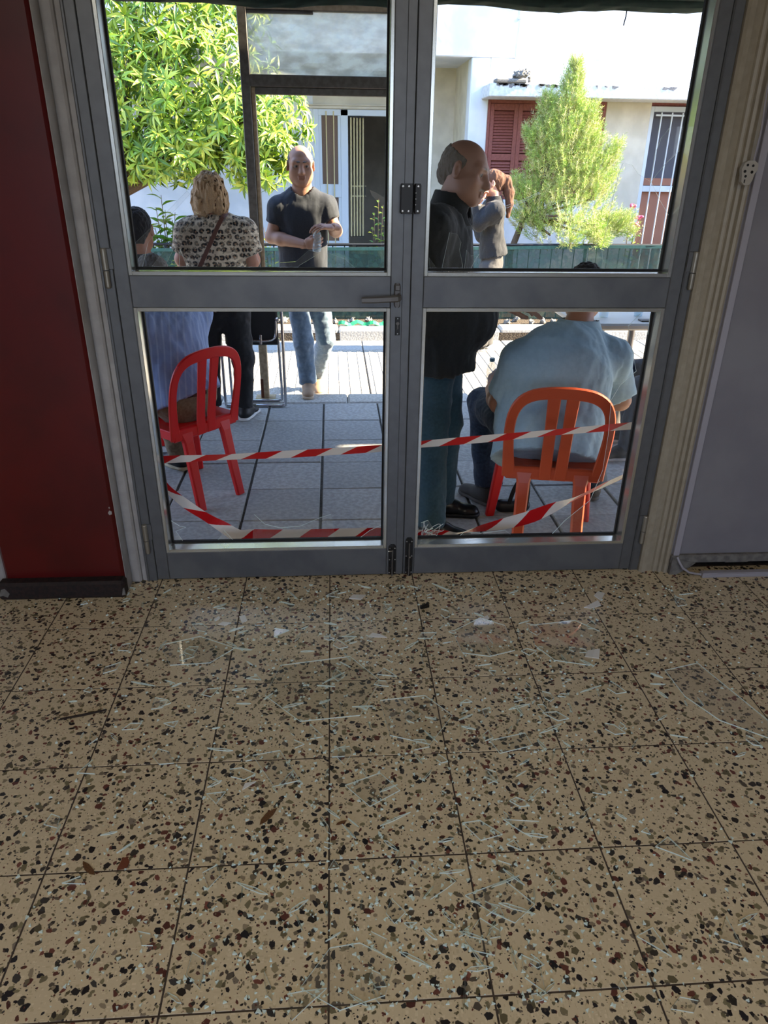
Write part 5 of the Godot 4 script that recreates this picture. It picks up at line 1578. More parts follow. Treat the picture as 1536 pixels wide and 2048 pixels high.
		var o := obj("white_chip", Shape.new().prism(poly, Vector3(0, 0.0035, 0), Vector3.RIGHT, Vector3.FORWARD, Vector3(0, -0.0035, 0)), M.white_chip)
		o.position = Vector3(w[0].x, 0.0003, w[0].z)
		tag(o, "small opaque white chip on the floor near the door", "chip", "white chips on the floor")
	# dry leaves, a stick, a black clip
	var lv := [[535, 1634, 0.9, 1.5, "curled brown dry leaf on the floor in front of the door"], [682, 1646, 0.4, 0.7, "tiny brown leaf scrap beside a tile joint"], [178, 1738, 2.4, 1.3, "narrow olive-brown dry leaf across a tile joint"]]
	for e in lv:
		var at := G(e[0], e[1], 0.002)
		var o := obj("dry_leaf", Shape.new().prism([[-0.022, 0], [-0.012, 0.007], [0.004, 0.009], [0.02, 0.003], [0.026, -0.002], [0.01, -0.007], [-0.01, -0.006]], Vector3(0, 0.002, 0), Vector3.RIGHT, Vector3.FORWARD, Vector3(0, -0.002, 0)), M.dry_leaf)
		o.position = at
		o.rotation = Vector3(0.05, e[2], 0.04)
		o.scale = Vector3(e[3] * 0.85, 1, e[3] * 0.7)
		tag(o, e[4], "leaf")
	var st := G(165, 1430, 0.004)
	var sk := obj("stick", Shape.new().tube([Vector3(-0.06, 0.004, 0.014), Vector3(0.0, 0.004, 0), Vector3(0.065, 0.004, -0.02)], [0.003, 0.004, 0.003], 6), M.wood_bit)
	sk.position = Vector3(st.x, 0, st.z)
	tag(sk, "thin dark stick lying on the floor below the red pillar", "stick")
	var cl := G(849, 1216, 0.0)
	var kc := thing("plastic_clip", "small black plastic clip on the floor below the door bolts", "clip", cl, 0.35)
	obj("body", Shape.new().span(Vector3(-0.018, 0, -0.006), Vector3(0.018, 0.014, 0.006), 0.002), M.black_metal, kc)
	obj("tooth", Shape.new().span(Vector3(0.006, 0.013, -0.005), Vector3(0.015, 0.020, 0.005), 0.002), M.black_metal, kc)
	var pc := obj("red_pebble", Shape.new().prism([[-0.012, -0.016], [0.010, -0.014], [0.012, 0.004], [0.004, 0.016], [-0.006, 0.014]], Vector3(0, 0.004, 0), Vector3.RIGHT, Vector3.FORWARD, Vector3(0, -0.004, 0)), mat(Color(0.42, 0.22, 0.12), 0.7))
	pc.position = G(248, 1728, 0.0)
	tag(pc, "reddish brown flake on the floor beside the narrow dry leaf", "flake")
	# a tangle of white wire and glass outside the right pane
	var wt := thing("wire_tangle", "tangle of thin white wire on the pavement outside the right door leaf", "wire", W(866, 1070, -2.66))
	rng.seed = 8
	for k in 4:
		var pth := []
		for j in 6: pth.append(Vector3(rng.randf_range(-0.05, 0.05), rng.randf_range(-0.02, 0.05), rng.randf_range(-0.02, 0.02)))
		obj("wire", Shape.new().tube(smooth_path(pth, 4), 0.0013, 5), M.white_chip, wt)

# ---------------------------------------------------------------- people
func fold_noise(s: int) -> FastNoiseLite:
	var n := FastNoiseLite.new()
	n.seed = s
	n.noise_type = FastNoiseLite.TYPE_SIMPLEX_SMOOTH
	n.frequency = 1.0
	n.fractal_octaves = 2
	return n

func bounds(pts: Array, m: float) -> Array:
	var lo: Vector3 = pts[0]; var hi: Vector3 = pts[0]
	for p in pts:
		lo = Vector3(minf(lo.x, p.x), minf(lo.y, p.y), minf(lo.z, p.z))
		hi = Vector3(maxf(hi.x, p.x), maxf(hi.y, p.y), maxf(hi.z, p.z))
	return [lo - Vector3.ONE * m, hi + Vector3.ONE * m]

func head_basis(f: Vector3, up: Vector3) -> Basis:      # x: the viewer's right when the face looks at the viewer, y up, z where the face looks
	var z := f.normalized()
	var x := up.cross(z).normalized()
	return Basis(x, z.cross(x), z)

func add_head(s: Shape, c: Vector3, b: Basis, k: float, colors: Array, o: Dictionary, neck: Vector3, cell := 0.0045) -> void:
	var P := func(x: float, y: float, z: float) -> Vector3: return c + b * (Vector3(x, y, z) * k)
	var bd := bounds([c, neck], 0.155 * k)
	var f := Field.new(bd[0], bd[1], cell)
	f.cone(P.call(0, -0.045, -0.02), neck, 0.056 * k, 0.062 * k, 0.03 * k, Vector3.ZERO, 1.0, 0, 0)
	f.ell(P.call(0, 0.030, -0.018), b, Vector3(0.078, 0.086, 0.096) * k, 0.02 * k)
	f.ell(P.call(0, -0.038, 0.022), b, Vector3(0.066, 0.070, 0.070) * k, 0.04 * k)
	f.cone(P.call(-0.035, -0.062, 0.03), P.call(0.035, -0.062, 0.03), 0.036 * k, 0.036 * k, 0.04 * k)
	f.cone(P.call(-0.012, -0.094, 0.066), P.call(0.012, -0.094, 0.066), 0.020 * k, 0.020 * k, 0.03 * k)
	f.cone(P.call(-0.040, 0.022, 0.062), P.call(0.040, 0.022, 0.062), 0.021 * k, 0.021 * k, 0.02 * k)
	for sd in [-1, 1]:
		f.ell(P.call(sd * 0.046, -0.024, 0.055), b, Vector3(0.024, 0.022, 0.022) * k, 0.025 * k)
		f.ell(P.call(sd * 0.034, 0.004, 0.092), b, Vector3(0.023, 0.015, 0.018) * k, 0.012 * k, 0, true)
		f.ell(P.call(sd * 0.034, 0.003, 0.070), b, Vector3(0.0155, 0.0115, 0.0125) * k, 0.003 * k, 2)
		f.ell(P.call(sd * 0.034, 0.0025, 0.0775), b, Vector3(0.0075, 0.0075, 0.0062) * k, 0.001 * k, 3)
		f.cone(P.call(sd * 0.020, 0.014, 0.082), P.call(sd * 0.047, 0.011, 0.073), 0.0056 * k, 0.0045 * k, 0.006 * k)
		f.cone(P.call(sd * 0.016, 0.027, 0.0865), P.call(sd * 0.051, 0.028, 0.072), 0.0062 * k, 0.0045 * k, 0.004 * k, Vector3.ZERO, 1.0, 0, 4)
		f.ell(P.call(sd * 0.084, -0.004, -0.010), b * Basis(Vector3.UP, sd * 0.45), Vector3(0.010, 0.033, 0.021) * k, 0.008 * k)
		f.ell(P.call(sd * 0.092, 0.0, -0.004), b * Basis(Vector3.UP, sd * 0.35), Vector3(0.006, 0.017, 0.010) * k, 0.006 * k, 0, true)
		f.ell(P.call(sd * 0.011, -0.034, 0.094), b, Vector3(0.0095, 0.009, 0.011) * k, 0.008 * k)
	f.cone(P.call(0, 0.016, 0.080), P.call(0, -0.030, 0.106), 0.0095 * k, 0.0135 * k, 0.014 * k)
	f.cone(P.call(-0.017, -0.0595, 0.0905), P.call(0.017, -0.0595, 0.0905), 0.0060 * k, 0.0066 * k, 0.006 * k, Vector3.ZERO, 1.0, 0, 1)
	f.cone(P.call(-0.014, -0.0700, 0.0895), P.call(0.014, -0.0700, 0.0895), 0.0064 * k, 0.0072 * k, 0.006 * k, Vector3.ZERO, 1.0, 0, 1)
	f.cone(P.call(-0.026, -0.0650, 0.097), P.call(0.026, -0.0650, 0.097), 0.0028 * k, 0.0028 * k, 0.003 * k, Vector3.ZERO, 1.0, 0, 0, true)
	if o.get("moustache", false):
		f.cone(P.call(-0.026, -0.052, 0.082), P.call(0, -0.047, 0.094), 0.006 * k, 0.008 * k, 0.004 * k, Vector3.ZERO, 1.0, 0, 4)
		f.cone(P.call(0.026, -0.052, 0.082), P.call(0, -0.047, 0.094), 0.006 * k, 0.008 * k, 0.004 * k, Vector3.ZERO, 1.0, 0, 4)
	f.into(s, colors)

func add_hand(s: Shape, wrist: Vector3, along: Vector3, palm: Vector3, thumb: Vector3, curl: Array, k: float, colors: Array, thumb_in := 0.5, cell := 0.0045) -> void:
	# along: wrist to knuckles; palm: the way the palm looks; thumb: towards the thumb's side; curl: bend of each joint in radians for index .. little
	var y := along.normalized()
	var z := (palm - y * palm.dot(y)).normalized()
	var x := (thumb - y * thumb.dot(y) - z * thumb.dot(z)).normalized()
	var P := func(a: float, b_: float, c: float) -> Vector3: return wrist + (x * a + y * b_ + z * c) * k
	var f := Field.new(wrist - Vector3.ONE * 0.21 * k, wrist + Vector3.ONE * 0.21 * k, cell)
	f.cone(P.call(0, -0.035, 0), P.call(0, 0.02, 0), 0.027 * k, 0.026 * k, 0.02 * k, z, 0.78)
	f.cone(P.call(0.016, 0.028, 0), P.call(0.022, 0.082, 0), 0.022 * k, 0.020 * k, 0.015 * k, z, 0.62)
	f.cone(P.call(-0.014, 0.028, 0), P.call(-0.020, 0.076, 0), 0.022 * k, 0.019 * k, 0.015 * k, z, 0.62)
	var lens := [[0.042, 0.026, 0.021], [0.046, 0.029, 0.022], [0.043, 0.027, 0.021], [0.034, 0.021, 0.019]]
	for i in 4:
		var at: Vector3 = P.call(0.031 - i * 0.0205, 0.086 - absf(i - 1.0) * 0.005, 0)
		var a := 0.0
		var r := (0.0098 - i * 0.0005) * k
		for j in 3:
			a += curl[i] * [0.75, 1.15, 0.8][j]
			var d := (y * cos(a) + z * sin(a) + x * (0.06 - i * 0.04) * cos(a)).normalized()
			var e: Vector3 = at + d * lens[i][j] * k
			f.cone(at, e, r, r * 0.9, 0.004 * k)
			at = e
			r *= 0.9
	var b0: Vector3 = P.call(0.022, 0.022, 0.008)
	var b1: Vector3 = P.call(0.048 - 0.012 * thumb_in, 0.052, 0.012 + 0.018 * thumb_in)
	var b2: Vector3 = P.call(0.054 - 0.024 * thumb_in, 0.080, 0.020 + 0.030 * thumb_in)
	var b3: Vector3 = P.call(0.050 - 0.030 * thumb_in, 0.104, 0.024 + 0.034 * thumb_in)
	f.cone(b0, b1, 0.017 * k, 0.0125 * k, 0.010 * k)
	f.cone(b1, b2, 0.0122 * k, 0.0108 * k, 0.004 * k)
	f.cone(b2, b3, 0.0108 * k, 0.0090 * k, 0.004 * k)
	f.into(s, colors)

func add_shoe(called: String, ankle: Vector3, ground: float, toe: Vector3, upper: Material, sole: Material, parent: Node3D, long := 0.285, pitch := 0.0) -> void:
	var d := Vector3(toe.x, 0, toe.z).normalized()
	var sd := d.cross(Vector3.UP)
	var heel := Vector3(ankle.x, ground, ankle.z) - d * 0.065
	var tip := heel + d * long
	var up := Vector3.UP
	var bd := bounds([heel, tip, ankle], 0.07)
	var lift := up * tan(pitch) * 0.0
	var f := Field.new(bd[0], bd[1], 0.007)
	f.cone(heel + d * 0.045 + up * 0.052, heel + d * 0.12 + up * 0.052, 0.040, 0.042, 0.02)
	f.cone(heel + d * 0.10 + up * 0.052, tip - d * 0.05 + up * 0.030, 0.044, 0.034, 0.03, up, 0.85)
	f.cone(tip - d * 0.085 + up * 0.032 + sd * 0.012, tip - d * 0.045 + up * 0.026 + sd * 0.006, 0.040, 0.036, 0.02, up, 0.72)
	f.cone(heel + d * 0.055 + up * 0.05, Vector3(ankle.x, ground + 0.105, ankle.z), 0.044, 0.042, 0.02, Vector3.ZERO, 1.0, 2)
	f.clip(Vector3(0, ground + 0.020, 0), Vector3.DOWN)
	var s := Shape.new()
	f.into(s)
	var o := part(called, s, upper, parent)
	var g := Field.new(bd[0], bd[1], 0.007)
	g.cone(heel + d * 0.045 + up * 0.014, heel + d * 0.12 + up * 0.014, 0.042, 0.040, 0.02)
	g.cone(heel + d * 0.11 + up * 0.014, tip - d * 0.048 + up * 0.014 + sd * 0.006, 0.041, 0.047, 0.03)
	g.clip(Vector3(0, ground + 0.024, 0), Vector3.UP)
	g.clip(Vector3(0, ground + 0.001, 0), Vector3.DOWN)
	var s2 := Shape.new()
	g.into(s2)
	part("sole", s2, sole, o)
	if o.position == Vector3.ZERO: pass

func person(label: String, at: Vector3, J: Dictionary, O: Dictionary) -> Node3D:
	var t := thing("person", label, "person", at)
	var f: Vector3 = J.f.normalized()
	var k: float = O.get("head", 1.0)
	var cell: float = O.get("cell", 0.0125)
	var sk: Color = O.skin
	var colors := [lin(sk), lin(Color(sk.r * 0.86, sk.g * 0.79, sk.b * 0.77)), lin(Color(0.50, 0.46, 0.43)), lin(Color(0.06, 0.04, 0.035)), lin(O.get("brow", Color(0.25, 0.22, 0.20)))]
	var fat: float = O.get("deep", 0.66)
	var wc: float = O.get("wc", 0.165); var ww: float = O.get("ww", 0.155); var wh: float = O.get("wh", 0.16)
	var arm: float = O.get("arm", 1.0)
	# ---- body: one surface of skin from head to feet
	var s := Shape.new()
	var b := head_basis(J.hf, J.get("hu", Vector3.UP))
	add_head(s, J.H, b, k, colors, O, J.N, O.get("face_cell", 0.0045))
	var joints := [J.N, J.C, J.W, J.P, J.SL, J.SR, J.EL, J.ER, J.WL, J.WR, J.HL, J.HR, J.KL, J.KR, J.AL, J.AR]
	var bd := bounds(joints, 0.10)
	var F := Field.new(bd[0], bd[1], cell)
	F.cone(J.H - b.y * 0.05 * k - b.z * 0.02 * k, J.N, 0.053 * k, 0.062 * k, 0.02)
	F.cone(J.N, J.C, 0.06, wc * 0.5, 0.03, f, 0.6)
	F.cone(J.C, J.P, wc * 0.5, wh * 0.50, 0.03, f, 0.6)
	for e in [["SL", "EL", "WL"], ["SR", "ER", "WR"]]:
		F.cone(J.N - Vector3(0, 0.05, 0), J[e[0]], 0.045, 0.048 * arm, 0.03)
		F.cone(J[e[0]], J[e[1]], 0.050 * arm, 0.042 * arm, 0.025)
		F.cone(J[e[1]], J[e[1]].lerp(J[e[2]], 0.3), 0.043 * arm, 0.044 * arm, 0.02)
		F.cone(J[e[1]].lerp(J[e[2]], 0.3), J[e[2]], 0.044 * arm, 0.028 * arm, 0.02)
	for e in [["HL", "KL", "AL"], ["HR", "KR", "AR"]]:
		F.cone(J[e[0]], J[e[1]], 0.06, 0.045, 0.03)
		F.cone(J[e[1]], J[e[2]], 0.045, 0.034, 0.02)
	F.into(s, colors)
	for h in O.get("hands", []):
		add_hand(s, h[0], h[1], h[2], h[3], h[4], k * h[6] if h.size() > 6 else k, colors, h[5], O.get("hand_cell", 0.005))
	var sm := mat(Color.WHITE, 0.55)
	sm.vertex_color_use_as_albedo = true
	part("body", s, sm, t)
	# ---- shirt or jacket
	var sf := Field.new(bd[0] - Vector3.ONE * 0.12, bd[1] + Vector3.ONE * 0.12, cell)
	var gap: float = O.get("gap", 0.0)
	sf.cone(J.N - Vector3(0, 0.075, 0), J.C, 0.105, wc, 0.05, f, fat)
	sf.cone(J.C, J.W, wc, ww, 0.05, f, fat)
	var hem: Vector3 = J.get("hem", J.P - Vector3(0, 0.02, 0))
	sf.cone(J.W, hem, ww, wh + 0.02, 0.05, f, fat + 0.08, 2)
	if O.has("belly"): sf.ell(J.W.lerp(J.P, 0.3) + f * O.belly * 0.35, Basis(), Vector3(ww * 0.98, 0.16, ww * 0.8), 0.06)
	if O.has("bust"): sf.ell(J.C + f * 0.07 - Vector3(0, 0.02, 0), Basis(), Vector3(0.13, 0.07, 0.08), 0.05)
	var slv: float = O.get("sleeve", 0.55)      # up to 1 short, up to 2 long
	for e in [["SL", "EL", "WL"], ["SR", "ER", "WR"]]:
		sf.cone(J.N - Vector3(0, 0.045, 0), J[e[0]], 0.062, 0.066 * arm + gap, 0.05)
		sf.cone(J.C.lerp(J[e[0]], 0.55), J[e[0]], 0.09, 0.066 * arm + gap, 0.05)
		if slv <= 1.0:
			sf.cone(J[e[0]], J[e[0]].lerp(J[e[1]], slv), 0.068 * arm + gap, 0.066 * arm + gap, 0.03, Vector3.ZERO, 1.0, 2)
		else:
			sf.cone(J[e[0]], J[e[1]], 0.068 * arm + gap, 0.058 * arm + gap, 0.03)
			sf.cone(J[e[1]], J[e[1]].lerp(J[e[2]], slv - 1.0), 0.058 * arm + gap, 0.046 * arm + gap, 0.025, Vector3.ZERO, 1.0, 2)
	sf.folds(fold_noise(O.get("seed", 1)), O.get("folds", 0.007), O.get("fold_scale", Vector3(9, 6, 9)))
	sf.folds(fold_noise(O.get("seed", 1) + 5), O.get("folds", 0.007) * 0.45, Vector3(26, 11, 26))
	# an opening at the neck
	sf.cone(J.N - Vector3(0, 0.012, 0) + f * 0.02, J.N + Vector3(0, 0.25, 0), 0.068 * k, 0.16 * k, 0.008, Vector3.ZERO, 1.0, 0, 0, true)
	var ss := Shape.new()
	sf.into(ss)
	var top := part(O.get("top_name", "shirt"), ss, O.top, t)
	if O.has("collar"):
		var cf := Field.new(J.N - Vector3.ONE * 0.16, J.N + Vector3.ONE * 0.16, 0.0065)
		var lean: Vector3 = (J.H - J.N).normalized() * 0.4 + Vector3(0, 0.6, 0)
		var cw: float = O.get("collar_wide", 1.0) * k
		cf.cone(J.N - Vector3(0, 0.055, 0), J.N + lean * O.collar, 0.104 * cw, 0.074 * cw, 0.01, Vector3.ZERO, 1.0, 3)
		cf.cone(J.N - Vector3(0, 0.08, 0), J.N + lean * (O.collar + 0.05), 0.090 * cw, 0.058 * cw, 0.006, Vector3.ZERO, 1.0, 0, 0, true)
		cf.cone(J.N + f * 0.03 + Vector3(0, -0.03, 0), J.N + f * 0.16 + Vector3(0, -0.02, 0), 0.02, 0.045, 0.01, Vector3.ZERO, 1.0, 0, 0, true)
		var cs := Shape.new()
		cf.into(cs)
		part("collar", cs, O.get("collar_mat", O.top), top)
	# ---- trousers
	var tb := bounds([J.P, J.HL, J.HR, J.KL, J.KR, J.AL, J.AR], 0.2)
	var seatw: float = O.get("seat", wh)
	var tf := Field.new(tb[0], tb[1], cell)
	var th: float = O.get("thigh", 0.082); var cf2: float = O.get("calf", 0.062); var cuff: float = O.get("cuff", 0.055)
	tf.cone(J.P + Vector3(0, 0.06, 0), J.P - Vector3(0, 0.02, 0), seatw, seatw * 0.98, 0.03, f, 0.68, 1)
	for e in [["HL", "KL", "AL"], ["HR", "KR", "AR"]]:
		tf.cone(J.P - Vector3(0, 0.02, 0), J[e[0]], 0.10, th + 0.008, 0.04)
		tf.cone(J[e[0]], J[e[1]], th + 0.006, cf2 + 0.006, 0.035)
		tf.cone(J[e[1]], J[e[2]] + (J[e[2]] - J[e[1]]).normalized() * 0.02, cf2 + 0.004, cuff, 0.03, Vector3.ZERO, 1.0, 2)
	tf.folds(fold_noise(O.get("seed", 1) + 9), 0.008, Vector3(10, 12, 10))
	tf.folds(fold_noise(O.get("seed", 1) + 11), 0.003, Vector3(30, 26, 30))
	var ts := Shape.new()
	tf.into(ts)
	part("trousers", ts, O.legs, t)
	# ---- hair
	if O.has("hair"):
		var hb := bounds([J.H], 0.2 * k)
		if O.has("tail"): hb = bounds([J.H] + O.tail, 0.17)
		var hfld := Field.new(hb[0], hb[1], 0.006)
		var P := func(x: float, y: float, z: float) -> Vector3: return J.H + b * (Vector3(x, y, z) * k)
		match O.hair:
			"fringe":       # a bald crown with hair at the sides and back
				hfld.ell(P.call(0, 0.028, -0.020), b, Vector3(0.0815, 0.089, 0.0995) * k, 0.01)
				hfld.cone(P.call(0, -0.03, -0.075), P.call(0, -0.055, -0.065), 0.045 * k, 0.035 * k, 0.03)
				hfld.clip(P.call(0, O.get("bald", 0.052), -0.02), (b.y + b.z * O.get("bald_tilt", 0.30)).normalized())
				hfld.clip(P.call(0, 0, 0.006), (b.z - b.y * 0.35).normalized())
				hfld.clip(P.call(0, -0.068, 0), -b.y)
			"short":
				hfld.ell(P.call(0, 0.034, -0.022), b, Vector3(0.081, 0.094, 0.103) * k, 0.01)
				hfld.cone(P.call(0, -0.03, -0.07), P.call(0, -0.062, -0.060), 0.050 * k, 0.040 * k, 0.03)
				hfld.clip(P.call(0, 0.060, 0.055), (b.z - b.y * 0.55).normalized())
				hfld.clip(P.call(0, -0.085, 0), -b.y)
			"bob":
				hfld.ell(P.call(0, 0.042, -0.024), b, Vector3(0.098, 0.098, 0.115) * k, 0.02)
				hfld.ell(P.call(-0.030, -0.045, -0.045), b, Vector3(0.078, 0.095, 0.082) * k, 0.04)
				hfld.ell(P.call(0.036, -0.050, -0.040), b, Vector3(0.074, 0.090, 0.080) * k, 0.03)
				hfld.cone(P.call(0.075, 0.0, -0.01), P.call(0.080, -0.12, -0.005), 0.035 * k, 0.025 * k, 0.03)
				hfld.cone(P.call(-0.075, 0.0, -0.01), P.call(-0.082, -0.12, -0.005), 0.035 * k, 0.022 * k, 0.03)
				hfld.cone(P.call(0, -0.11, -0.16), P.call(0, -0.16, -0.06), 0.03 * k, 0.045 * k, 0.02, Vector3.ZERO, 1.0, 0, 0, true)
				hfld.clip(P.call(0, 0.05, 0.062), (b.z - b.y * 0.4).normalized())
				hfld.folds(fold_noise(61), 0.013, Vector3(20, 9, 20))
				hfld.folds(fold_noise(62), 0.008, Vector3(60, 18, 60))
			"pony":
				hfld.ell(P.call(0, 0.034, -0.022), b, Vector3(0.084, 0.094, 0.106) * k, 0.01)
				hfld.cone(P.call(0, 0.02, -0.07), P.call(0, -0.04, -0.06), 0.06 * k, 0.05 * k, 0.03)
				hfld.clip(P.call(0, 0.055, 0.050), (b.z - b.y * 0.6).normalized())
				for i in O.tail.size() - 1:
					hfld.cone(O.tail[i], O.tail[i + 1], [0.03, 0.05, 0.05, 0.035, 0.02][i], [0.05, 0.05, 0.035, 0.02, 0.01][i], 0.02)
				hfld.folds(fold_noise(63), 0.007, Vector3(26, 12, 26))
		if O.hair != "bob" and O.hair != "pony": hfld.folds(fold_noise(64), 0.006, Vector3(55, 32, 55))
		var hs := Shape.new()
		hfld.into(hs)
		part("hair", hs, O.hair_mat, t)
	# ---- shoes
	var lift: Array = O.get("lift", [0.0, 0.0])
	add_shoe("shoe", J.AL, J.get("gL", PAVE) + lift[0], J.TL, O.shoe, O.sole, t, O.get("shoe_long", 0.28))
	add_shoe("shoe", J.AR, J.get("gR", PAVE) + lift[1], J.TR, O.shoe, O.sole, t, O.get("shoe_long", 0.28))
	return t

func build_people() -> void:
	var tan := Color(0.62, 0.46, 0.37)
	var blk := mat(Color(0.035, 0.035, 0.04), 0.5)
	var wht := mat(Color(0.80, 0.79, 0.77), 0.6)
	var grey_hair := cloth(Color(0.30, 0.29, 0.28), Color(0.48, 0.46, 0.44), 0.03, 70)
	# --- walking man in a dark T-shirt, opening a bottle
	var z := -5.72
	var J := {"f": Vector3(-0.04, 0, 1), "hf": Vector3(0.10, -0.10, 1), "H": W(601, 331, z + 0.04), "N": W(604, 374, z), "C": W(604, 436, z - 0.01), "W": W(606, 500, z - 0.01), "P": W(608, 556, z - 0.02), "hem": W(607, 545, z - 0.01),
		"SL": W(558, 417, z), "SR": W(652, 414, z), "EL": W(543, 474, z + 0.02), "ER": W(672, 462, z + 0.04), "WL": W(611, 489, z + 0.24), "WR": W(666, 455, z + 0.25),
		"HL": W(592, 575, z), "HR": W(632, 575, z - 0.02), "KL": W(607, 684, z + 0.06), "KR": W(652, 676, z - 0.06), "AL": W(616, 762, z + 0.02), "AR": W(634, 742, z - 0.40), "TL": Vector3(0.05, 0, 1), "TR": Vector3(0.1, 0, 1), "gL": PAVE, "gR": ROAD}
	var hl := [J.WL, W(634, 486, z + 0.31) - J.WL, Vector3(0.5, 0.25, -0.85), Vector3(0.1, 1, 0.1), [0.95, 0.95, 0.95, 0.95], 0.9, 0.95]
	var hr := [J.WR, W(640, 452, z + 0.30) - J.WR, Vector3(-0.2, -1, -0.15), Vector3(-0.2, 0.2, -1), [0.42, 0.40, 0.38, 0.36], 0.4, 0.95]
	person("man in a dark navy T-shirt and washed jeans walking up with a small bottle", Vector3(J.P.x, PAVE, z), J, {"skin": tan, "top": cloth(Color(0.14, 0.155, 0.18), Color(0.165, 0.18, 0.205), 0.2, 51), "legs": cloth(Color(0.36, 0.43, 0.50), Color(0.44, 0.51, 0.57), 0.6, 52), "shoe": mat(Color(0.58, 0.47, 0.36), 0.7), "sole": mat(Color(0.72, 0.64, 0.54), 0.8), "hair": "fringe", "bald": 0.066, "bald_tilt": 0.5, "hair_mat": grey_hair, "head": 1.08, "wc": 0.178, "ww": 0.168, "wh": 0.165, "deep": 0.68, "sleeve": 0.56, "arm": 1.06, "hands": [hl, hr], "face_cell": 0.0035, "seed": 3, "thigh": 0.082, "calf": 0.068, "cuff": 0.070, "gap": 0.002, "brow": Color(0.30, 0.26, 0.24)})
	bottle(W(633, 489, z + 0.31) + Vector3(0, -0.05, -0.02), "small clear water bottle in the hands of the man in the T-shirt", 0.16, Vector3(0, 0, -0.05))
	# --- woman in a leopard print top, seen from behind
	z = -5.05
	J = {"f": Vector3(-0.10, 0, -1), "hf": Vector3(-0.22, -0.15, -1), "H": W(419, 392, z - 0.02), "N": W(428, 432, z), "C": W(432, 482, z), "W": W(434, 535, z), "P": W(440, 600, z), "hem": W(440, 615, z),
		"SL": W(380, 466, z), "SR": W(486, 466, z), "EL": W(365, 518, z - 0.02), "ER": W(505, 520, z - 0.02), "WL": W(388, 560, z - 0.22), "WR": W(480, 565, z - 0.22),
		"HL": W(415, 615, z), "HR": W(468, 615, z), "KL": W(418, 716, z - 0.02), "KR": W(486, 716, z + 0.0), "AL": W(425, 806, z - 0.03), "AR": W(489, 808, z + 0.01), "TL": Vector3(-0.2, 0, -1), "TR": Vector3(0.25, 0, -1)}
	var wo := person("blonde woman in a leopard print blouse and black trousers with her back turned", Vector3(J.P.x, PAVE, z), J, {"skin": Color(0.68, 0.48, 0.38), "top": M.leopard, "top_name": "blouse", "legs": cloth(Color(0.035, 0.035, 0.045), Color(0.055, 0.055, 0.065), 0.2, 53), "shoe": blk, "sole": wht, "hair": "bob", "hair_mat": cloth(Color(0.50, 0.38, 0.26), Color(0.74, 0.62, 0.46), 0.05, 71), "head": 1.0, "wc": 0.185, "ww": 0.185, "wh": 0.19, "deep": 0.68, "sleeve": 0.78, "arm": 1.14, "seed": 5, "gap": 0.010, "thigh": 0.095, "calf": 0.070, "cuff": 0.062, "cell": 0.0125, "hands": [[J.WL, Vector3(0.5, -0.1, -0.8), Vector3(0, -1, 0), Vector3(1, 0, 0), [0.5, 0.5, 0.5, 0.5], 0.4], [J.WR, Vector3(-0.5, -0.1, -0.8), Vector3(0, -1, 0), Vector3(-1, 0, 0), [0.5, 0.5, 0.5, 0.5], 0.4]]})
	var bz := z + 0.155
	var st := obj("bag_strap", Shape.new().bar(smooth_path([W(455, 425, z + 0.02), W(446, 434, bz - 0.05), W(436, 452, bz - 0.015), W(420, 488, bz + 0.012), W(402, 528, bz + 0.012), W(388, 556, bz - 0.02), W(372, 580, z + 0.02)], 4), 0.026, 0.004, Vector3(0, 0.1, 1)), mat(Color(0.33, 0.19, 0.13), 0.6))
	tag(st, "brown leather bag strap across the back of the leopard print blouse", "strap")
	# --- seated man in a blue striped shirt on the red chair
	var f := Vector3(-0.76, 0, -0.64)
	var r := Vector3(0.64, 0, -0.76)
	var pel := Vector3(-0.80, 0.345, -3.83)
	z = -3.85
	var C := W(338, 668, -3.90)
	J = {"f": f, "hf": f + Vector3(0, -0.35, 0), "H": W(303, 560, -4.02), "N": W(318, 606, -3.95), "C": C, "W": W(350, 745, -3.86), "P": pel, "hem": pel - Vector3(0, 0.03, 0),
		"SL": C - r * 0.185 + Vector3(0, 0.075, 0), "SR": C + r * 0.185 + Vector3(0, 0.075, 0), "EL": C - r * 0.24 + f * 0.10 - Vector3(0, 0.19, 0), "ER": C + r * 0.23 + f * 0.14 - Vector3(0, 0.19, 0), "WL": C - r * 0.14 + f * 0.32 - Vector3(0, 0.24, 0), "WR": C + r * 0.12 + f * 0.34 - Vector3(0, 0.24, 0),
		"HL": pel - r * 0.09 + f * 0.02, "HR": pel + r * 0.09 + f * 0.02, "KL": pel - r * 0.13 + f * 0.40 - Vector3(0, 0.02, 0), "KR": pel + r * 0.13 + f * 0.40 - Vector3(0, 0.02, 0), "AL": G(338, 975, PAVE) + Vector3(-0.05, 0.09, -0.02), "AR": G(340, 937, PAVE) + Vector3(0.0, 0.09, -0.02), "TL": f, "TR": f}
	J.AL = pel - r * 0.14 + f * 0.34 - Vector3(0, 0.455, 0)
	J.AR = pel + r * 0.14 + f * 0.30 - Vector3(0, 0.455, 0)
	var blue := mat(Color.WHITE, 0.85)
	blue.albedo_texture = stripe_tex(Color(0.48, 0.56, 0.72), Color(0.58, 0.65, 0.78))
	blue.uv1_triplanar = true
	blue.uv1_scale = Vector3.ONE / 0.25
